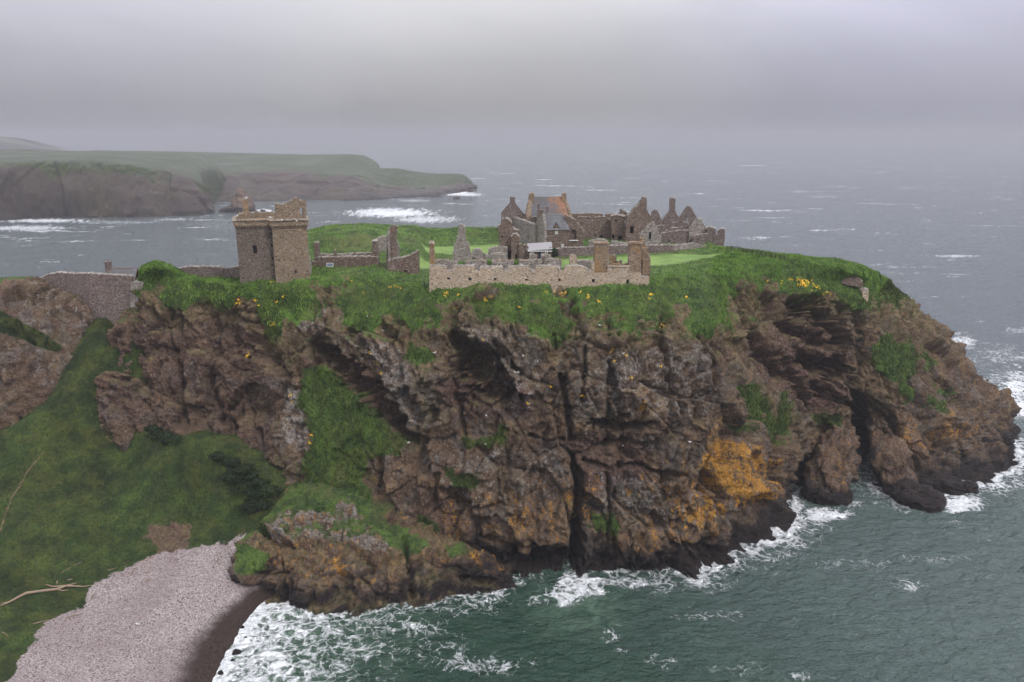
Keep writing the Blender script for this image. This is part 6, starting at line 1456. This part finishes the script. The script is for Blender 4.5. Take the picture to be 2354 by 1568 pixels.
# ---- gulls
def gull_mesh(body, s=1.0):
    V, Fc = rock_uv(body, s); return V, Fc
def ellipsoid(c, r, n=8, m=6):
    V = []; Fc = []
    for i in range(m+1):
        t_ = math.pi*i/m
        for j in range(n): a_ = 2*math.pi*j/n; V.append((c[0]+r[0]*math.cos(t_), c[1]+r[1]*math.sin(t_)*math.cos(a_), c[2]+r[2]*math.sin(t_)*math.sin(a_)))
    for i in range(m):
        for j in range(n): Fc.append((i*n+j, i*n+(j+1) % n, (i+1)*n+(j+1) % n, (i+1)*n+j))
    return V, Fc
GBODY = merge(ellipsoid((0, 0, .22), (.30, .12, .12)), ellipsoid((.27, 0, .38), (.09, .07, .075)), tube([(.18, 0, .26), (.26, 0, .36)], [.08, .06], 8))
GWING = merge(ellipsoid((-.08, .10, .26), (.28, .03, .08)), ellipsoid((-.08, -.10, .26), (.28, .03, .08)), box((-.36, 0, .24), (.2, .1, .02)))
GLEG = merge(tube([(.02, .04, 0), (.02, .04, .14)], .012, 5), tube([(.02, -.04, 0), (.02, -.04, .14)], .012, 5)); GBK = tube([(.34, 0, .38), (.45, 0, .365)], [.022, .008], 6)
gm = {n_: mesh_from(n_, *vf, m_, True) for n_, vf, m_ in (('body', GBODY, M['gullw']), ('wings', GWING, M['gullg']), ('legs', GLEG, M['beak']), ('beak', GBK, M['beak']))}
def Ra(x, y): return (517+.27475*x, 660.6+.27475*y)
def Rb(x, y): return (1034+.29284*x, 660.6+.29284*y)
def Rc(x, y): return (1608.5+.40308*x, 631.9+.40308*y)
GULLS = [(Ra(1325, 370), 'white gull on a rock knob below the grass left of the big cliff hollow'), (Ra(1190, 250), 'white gull highest on the cliff left of the big hollow'), (Ra(2000, 320), 'white gull standing at the upper lip of the big cliff hollow'), (Ra(1532, 1308), 'gull at the lower end of the diagonal overhang'), (Ra(1685, 1326), 'gull on the ledge right of the diagonal overhang foot'), (Ra(1750, 555), 'gull at the edge of the small bright grass patch on the cliff'),
 (Rb(540, 412), 'gull on the lichened crest right of the big hollow'), (Rb(575, 548), 'gull on the inner right side of the big hollow'), (Rb(683, 588), 'gull on the pale hump right of the big hollow'), (Rb(512, 676), 'left gull of the close pair on the ledge under the big hollow'), (Rb(538, 674), 'right gull of the close pair on the ledge under the big hollow'), (Rb(1178, 307), 'gull on the brown turf rim below the middle of the long range'),
 (Rb(1355, 528), 'gull beside yellow flowers on the upper right cliff'), (Rb(1704, 772), 'gull on the rib below the right end of the grass rim'), (Rb(450, 1097), 'gull above the central green ledge'), (Rb(610, 1150), 'gull at the right end of the central green ledge'), (Rb(283, 1013), 'gull low on the red rock under the big hollow'), (Rb(283, 1236), 'gull on the dark green ledge left of centre'), (Rb(1066, 1152), 'gull on the pale boulder under the long horizontal crack'),
 (Rb(1362, 1250), 'gull low below the long horizontal crack'), (Rb(1884, 1222), 'gull just above the large orange lichen sheet'), (Rc(525, 200), 'gull in the red scooped hollow on the right cliff'), (Rc(822, 950), 'gull on the lichened rib beside the inlet'), (R1(1045, 1138), 'gull standing alone on the pale shingle beach'), (Rc(1318, 800), 'gull on the far right slope under the green patches')]
def place_gull(q_, rz, lab, sc=.85):
    r_ = bpy.data.objects.new('gull', None); C.objects.link(r_); r_.location = q_; r_.rotation_euler = (0, 0, rz); r_.scale = (sc, sc, sc)
    tag(r_, lab, 'gull', 'gulls resting on the cliffs and walls', 'thing')
    for n_ in ('body', 'wings', 'legs', 'beak'): link(n_, gm[n_], r_)
for (x, y), lab in GULLS:
    q_, _n = drop(x, y); place_gull(q_, random.uniform(0, 6.28), lab)
for (x, y, Yg_, zz_), lab in (((564.8, 457.3, 154.4, None), 'gull on top of the keep chimney'), ((682, 510.5, 150.2, None), 'gull flapping on the keep wall-walk under the turret window'), ((648.8, 508, 150.2, None), 'gull on the keep wall-walk left of the turret window'), ((544.5, 498.5, 151.8, None), 'gull on the far left corner of the keep parapet'), ((622.5, 502.5, 151.6, None), 'gull above the angle between the two keep blocks')):
    q_ = P(x, y, Y=Yg_); q_[2] = q_[2] if zz_ is None else zz_; place_gull(q_, random.uniform(0, 6.28), lab)

# ---- fences and gate
def fence(label, pts, hgt, rails, name='timber_fence', vis=.05):
    base = [drop(x, y)[0] for x, y in pts]
    f = Thing(name, label, 'fence', base[0])
    for b_ in base: f.part('post', box(b_+[0, 0, hgt/2-.15], (.16, .16, hgt+.3)), M['wood'])
    for z_ in rails: f.part('rail', tube([b_+[0, -.09, z_] for b_ in base], vis, 5), M['wood'])
    return f
def R6(x, y): return (1608.5+.21963*x, 545.7+.21963*y)
fence('dark timber post and rail fence running down the grass from the far right tower stump', [R6(x, y+26) for x, y in ((275, 115), (327, 115), (403, 118), (445, 135), (490, 143), (543, 150), (593, 160), (638, 170), (688, 180), (740, 190), (788, 200), (838, 210), (880, 214))], 1.15, (.5, .8, 1.05))
fence('short wooden rail fence at the left foot of the keep', [(508, 641), (533, 643.5), (551, 646)], .9, (.45, .8))
ga, gb = P(870.5, 616.5, Y=160), P(886, 616.5, Y=160); gt = Thing('field_gate', 'low dark barred gate between the low ruin and the gable fragment', 'gate', ga)
for q_ in (ga, gb): gt.part('post', box(q_+[0, 0, .4], (.14, .14, 1.5)), M['wood'])
gt.part('bars', merge(*[box(.5*(ga+gb)+[0, -.1, z_], (gb[0]-ga[0], .06, .08)) for z_ in (.25, .5, .75, 1.0)], *[box(ga+(gb-ga)*k/3+[0, -.1, .62], (.07, .07, .85)) for k in range(4)]), M['wood'])

# ---- shrubs, creepers, flowers and tufts
def leaf_cloud(c, r, n, s, seed):
    g = np.random.default_rng(seed); d = g.normal(size=(n, 3)); d /= np.linalg.norm(d, axis=1, keepdims=True)
    rad = g.uniform(.55, 1.0, n)**.6; lump = 1+1.0*fbm(d*2.2+seed, 4, 800)
    q_ = d*(rad*lump)[:, None]*np.array(r)+np.array(c); q_[:, 2] = np.maximum(q_[:, 2], c[2]-r[2]*.5)
    a_ = g.normal(size=(n, 3)); a_ /= np.linalg.norm(a_, axis=1, keepdims=True); b_ = np.cross(a_, d+.3*g.normal(size=(n, 3))); b_ /= np.linalg.norm(b_, axis=1, keepdims=True)+1e-9
    sz = s*g.uniform(.6, 1.4, (n, 1)); V = np.stack([q_-a_*sz, q_-b_*sz*.6, q_+a_*sz, q_+b_*sz*.6], 1).reshape(-1, 3)
    return V, np.arange(4*n).reshape(-1, 4)
def shrub(name, label, c, r, n, s, mat, seed):
    t_ = Thing(name, label, 'shrub', (c[0], c[1], c[2]-r[2]*.6)); V, Fc = leaf_cloud(c, r, n, s, seed)
    t_.part('foliage', (V, Fc), M[mat]); t_.part('stem', tube([(c[0], c[1], c[2]-r[2]-.3), (c[0]+.1, c[1], c[2]-r[2]*.2), (c[0]-.1, c[1]+.1, c[2]+r[2]*.4)], [.14, .1, .04], 6), M['wood']); return t_
q_ = P(1273, 583, Y=173); shrub('bush', 'dark green bush against the right end of the white-roofed shed', q_, (1.0, 1.0, 1.15), 1500, .13, 'bush', 3)
for k, (x, y, Yv, rx, rz_, lab) in enumerate(((1068, 606, 149.5, 1.6, .6, 'bright green creeper mound behind the left end of the long range'), (1088, 602, 150, 1.0, .45, 'small bright creeper right of the larger mound behind the range'), (1124, 604, 150.5, .9, .7, 'bright creeper filling the first gap of the rear range wall'), (1187, 604, 151, .75, .6, 'bright creeper filling the second gap of the rear range wall'))):
    shrub('creeper', lab, P(x, y, Y=Yv), (rx, .6, rz_), 900, .09, 'ivy', 20+k)
hollow = [(352, 985), (372, 1000), (395, 1012), (505, 1050), (530, 1062), (555, 1078), (575, 1095), (600, 1108), (618, 1130), (590, 1135), (560, 1120), (530, 1098), (605, 1160), (580, 1165)]  # low shrubs, multiplied and near black to put the hollow's deep shade in
for k, (x, y) in enumerate(hollow):
    q_, _n = drop(x, y); r_ = random.uniform(1.0, 2.1)
    sh = shrub('shrub', 'low dark green shrub in the shaded gully corner under the cliff', q_+[0, -.2, .1], (r_*1.5, r_, r_*.62), 1300, .15, 'bush', 60+k); sh.o['group'] = 'low dark shrubs under the cliff foot in the gully'

def Rd(x, y): return (947.9+.24404*x, 574.5+.24404*y)
FL = [Rd(*q) for q in ((203, 365), (310, 415), (330, 410), (305, 436), (428, 428), (680, 475), (420, 543), (1000, 543), (1345, 395), (1255, 402), (1415, 425), (1420, 412), (1578, 403), (1663, 432), (1658, 455), (1325, 507), (2243, 427), (2227, 465), (685, 440), (735, 436), (1760, 490), (1455, 402))]
FL += [Z1(q)[0] for q in ((570, 1150), (175, 1355), (350, 1360), (145, 1392), (188, 1392), (620, 1380), (685, 1320), (1475, 1133), (1955, 1210), (2015, 1197), (2075, 1213), (1630, 1275))]
FL += [Ra(*q) for q in ((125, 105), (250, 110), (290, 148), (205, 560), (185, 590), (195, 575), (545, 905), (560, 960), (712, 1300), (1217, 550), (1305, 710), (1285, 650), (1270, 632), (730, 1240), (640, 410), (2065, 403), (2155, 430), (1840, 500), (1160, 540), (410, 320), (400, 300))]
FL += [Rb(*q) for q in ((172, 378), (1380, 535), (1268, 515), (1280, 480), (1285, 580), (1660, 615), (1648, 318), (1665, 300), (1413, 710), (1040, 850), (1060, 860), (1020, 850), (613, 910), (795, 775), (1705, 1370), (1850, 80), (1575, 62))]
FL += [R6(x, y) for x, y in [(random.gauss(1085, 45), random.gauss(485, 28)) for _ in range(26)]+[(860, 465), (845, 490), (1325, 577), (930, 440), (965, 450), (1230, 515), (1210, 530), (1245, 535), (1170, 555), (1350, 600), (710, 460), (1290, 590)]]
FV = []; FF = []
for x, y in FL:
    q_, n_ = drop(x, y)
    for _ in range(random.randint(4, 11)):
        c = q_+rng.normal(0, .20, 3)*[1, .6, .7]+np.array(n_)*.16; a_ = rng.normal(size=3); a_ /= np.linalg.norm(a_); b_ = np.cross(a_, [0, -.6, .8]); b_ /= np.linalg.norm(b_); c2 = np.cross(b_, [0, -.6, .8]); s_ = random.uniform(.05, .10)
        i0 = len(FV); FV += [tuple(c+b_*s_), tuple(c+c2*s_), tuple(c-b_*s_), tuple(c-c2*s_)]; FF.append((i0, i0+1, i0+2, i0+3))
tag(link('wildflowers', mesh_from('wildflowers', FV, FF, M['flower'])), kind='stuff', cat='wildflowers', label='scattered clumps of yellow wildflowers on the cliff turf')

def tuft_mat(name, a, b, c):
    s = NT(name); co = s.n('ShaderNodeTexCoord').outputs['Object']; n1 = s.noise(co, .35, 6, .7, .4); n2 = s.noise(co, 2.2, 4, .75)
    col = s.mix(s.ramp(n1, .36, .62), a, b); col = s.mix(s.math('MULTIPLY', s.ramp(n2, .5, .7), .6), col, c)
    s.bsdf(col, .9, spec=.1); return s.m
def tufts(name, pts, hts, mat, label):
    n = len(pts); a_ = rng.uniform(0, 6.28, n); lean = rng.normal(0, .35, (n, 2)); w_ = hts*.20
    dx = np.stack([np.cos(a_)*w_, np.sin(a_)*w_, 0*a_], 1); tip = pts+np.stack([lean[:, 0]*hts, lean[:, 1]*hts-.15*hts, hts], 1)
    V = np.stack([pts-dx-[0, 0, .08], pts+dx-[0, 0, .08], tip], 1).reshape(-1, 3)
    tag(link(name, mesh_from(name, V, np.arange(3*n).reshape(-1, 3), mat)), kind='stuff', label=label, cat='grass')
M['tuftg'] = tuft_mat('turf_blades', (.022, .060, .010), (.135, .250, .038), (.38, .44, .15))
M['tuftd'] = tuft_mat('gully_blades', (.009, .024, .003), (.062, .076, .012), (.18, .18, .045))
flat = BG.reshape(-1, 3); gfl = Bgrass.ravel()*(1-Blawn.ravel()); okm = np.where((gfl > .55) & (PR_B := (np.repeat(np.arange(BG.shape[1])[None], BG.shape[0], 0).ravel() < BG.shape[1]*.93)))[0]
pick = rng.choice(okm, 130000); gp_ = flat[pick]+rng.normal(0, .12, (len(pick), 3))*[1, 1, .3]
nearm = gp_[:, 1] < 168
hh = np.where(nearm, rng.uniform(.18, .55, len(pick)), rng.uniform(.2, .5, len(pick)))
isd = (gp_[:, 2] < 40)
tufts('grass_tufts', gp_[~isd], hh[~isd], M['tuftg'], 'long rough grass on the cliff top and banks')
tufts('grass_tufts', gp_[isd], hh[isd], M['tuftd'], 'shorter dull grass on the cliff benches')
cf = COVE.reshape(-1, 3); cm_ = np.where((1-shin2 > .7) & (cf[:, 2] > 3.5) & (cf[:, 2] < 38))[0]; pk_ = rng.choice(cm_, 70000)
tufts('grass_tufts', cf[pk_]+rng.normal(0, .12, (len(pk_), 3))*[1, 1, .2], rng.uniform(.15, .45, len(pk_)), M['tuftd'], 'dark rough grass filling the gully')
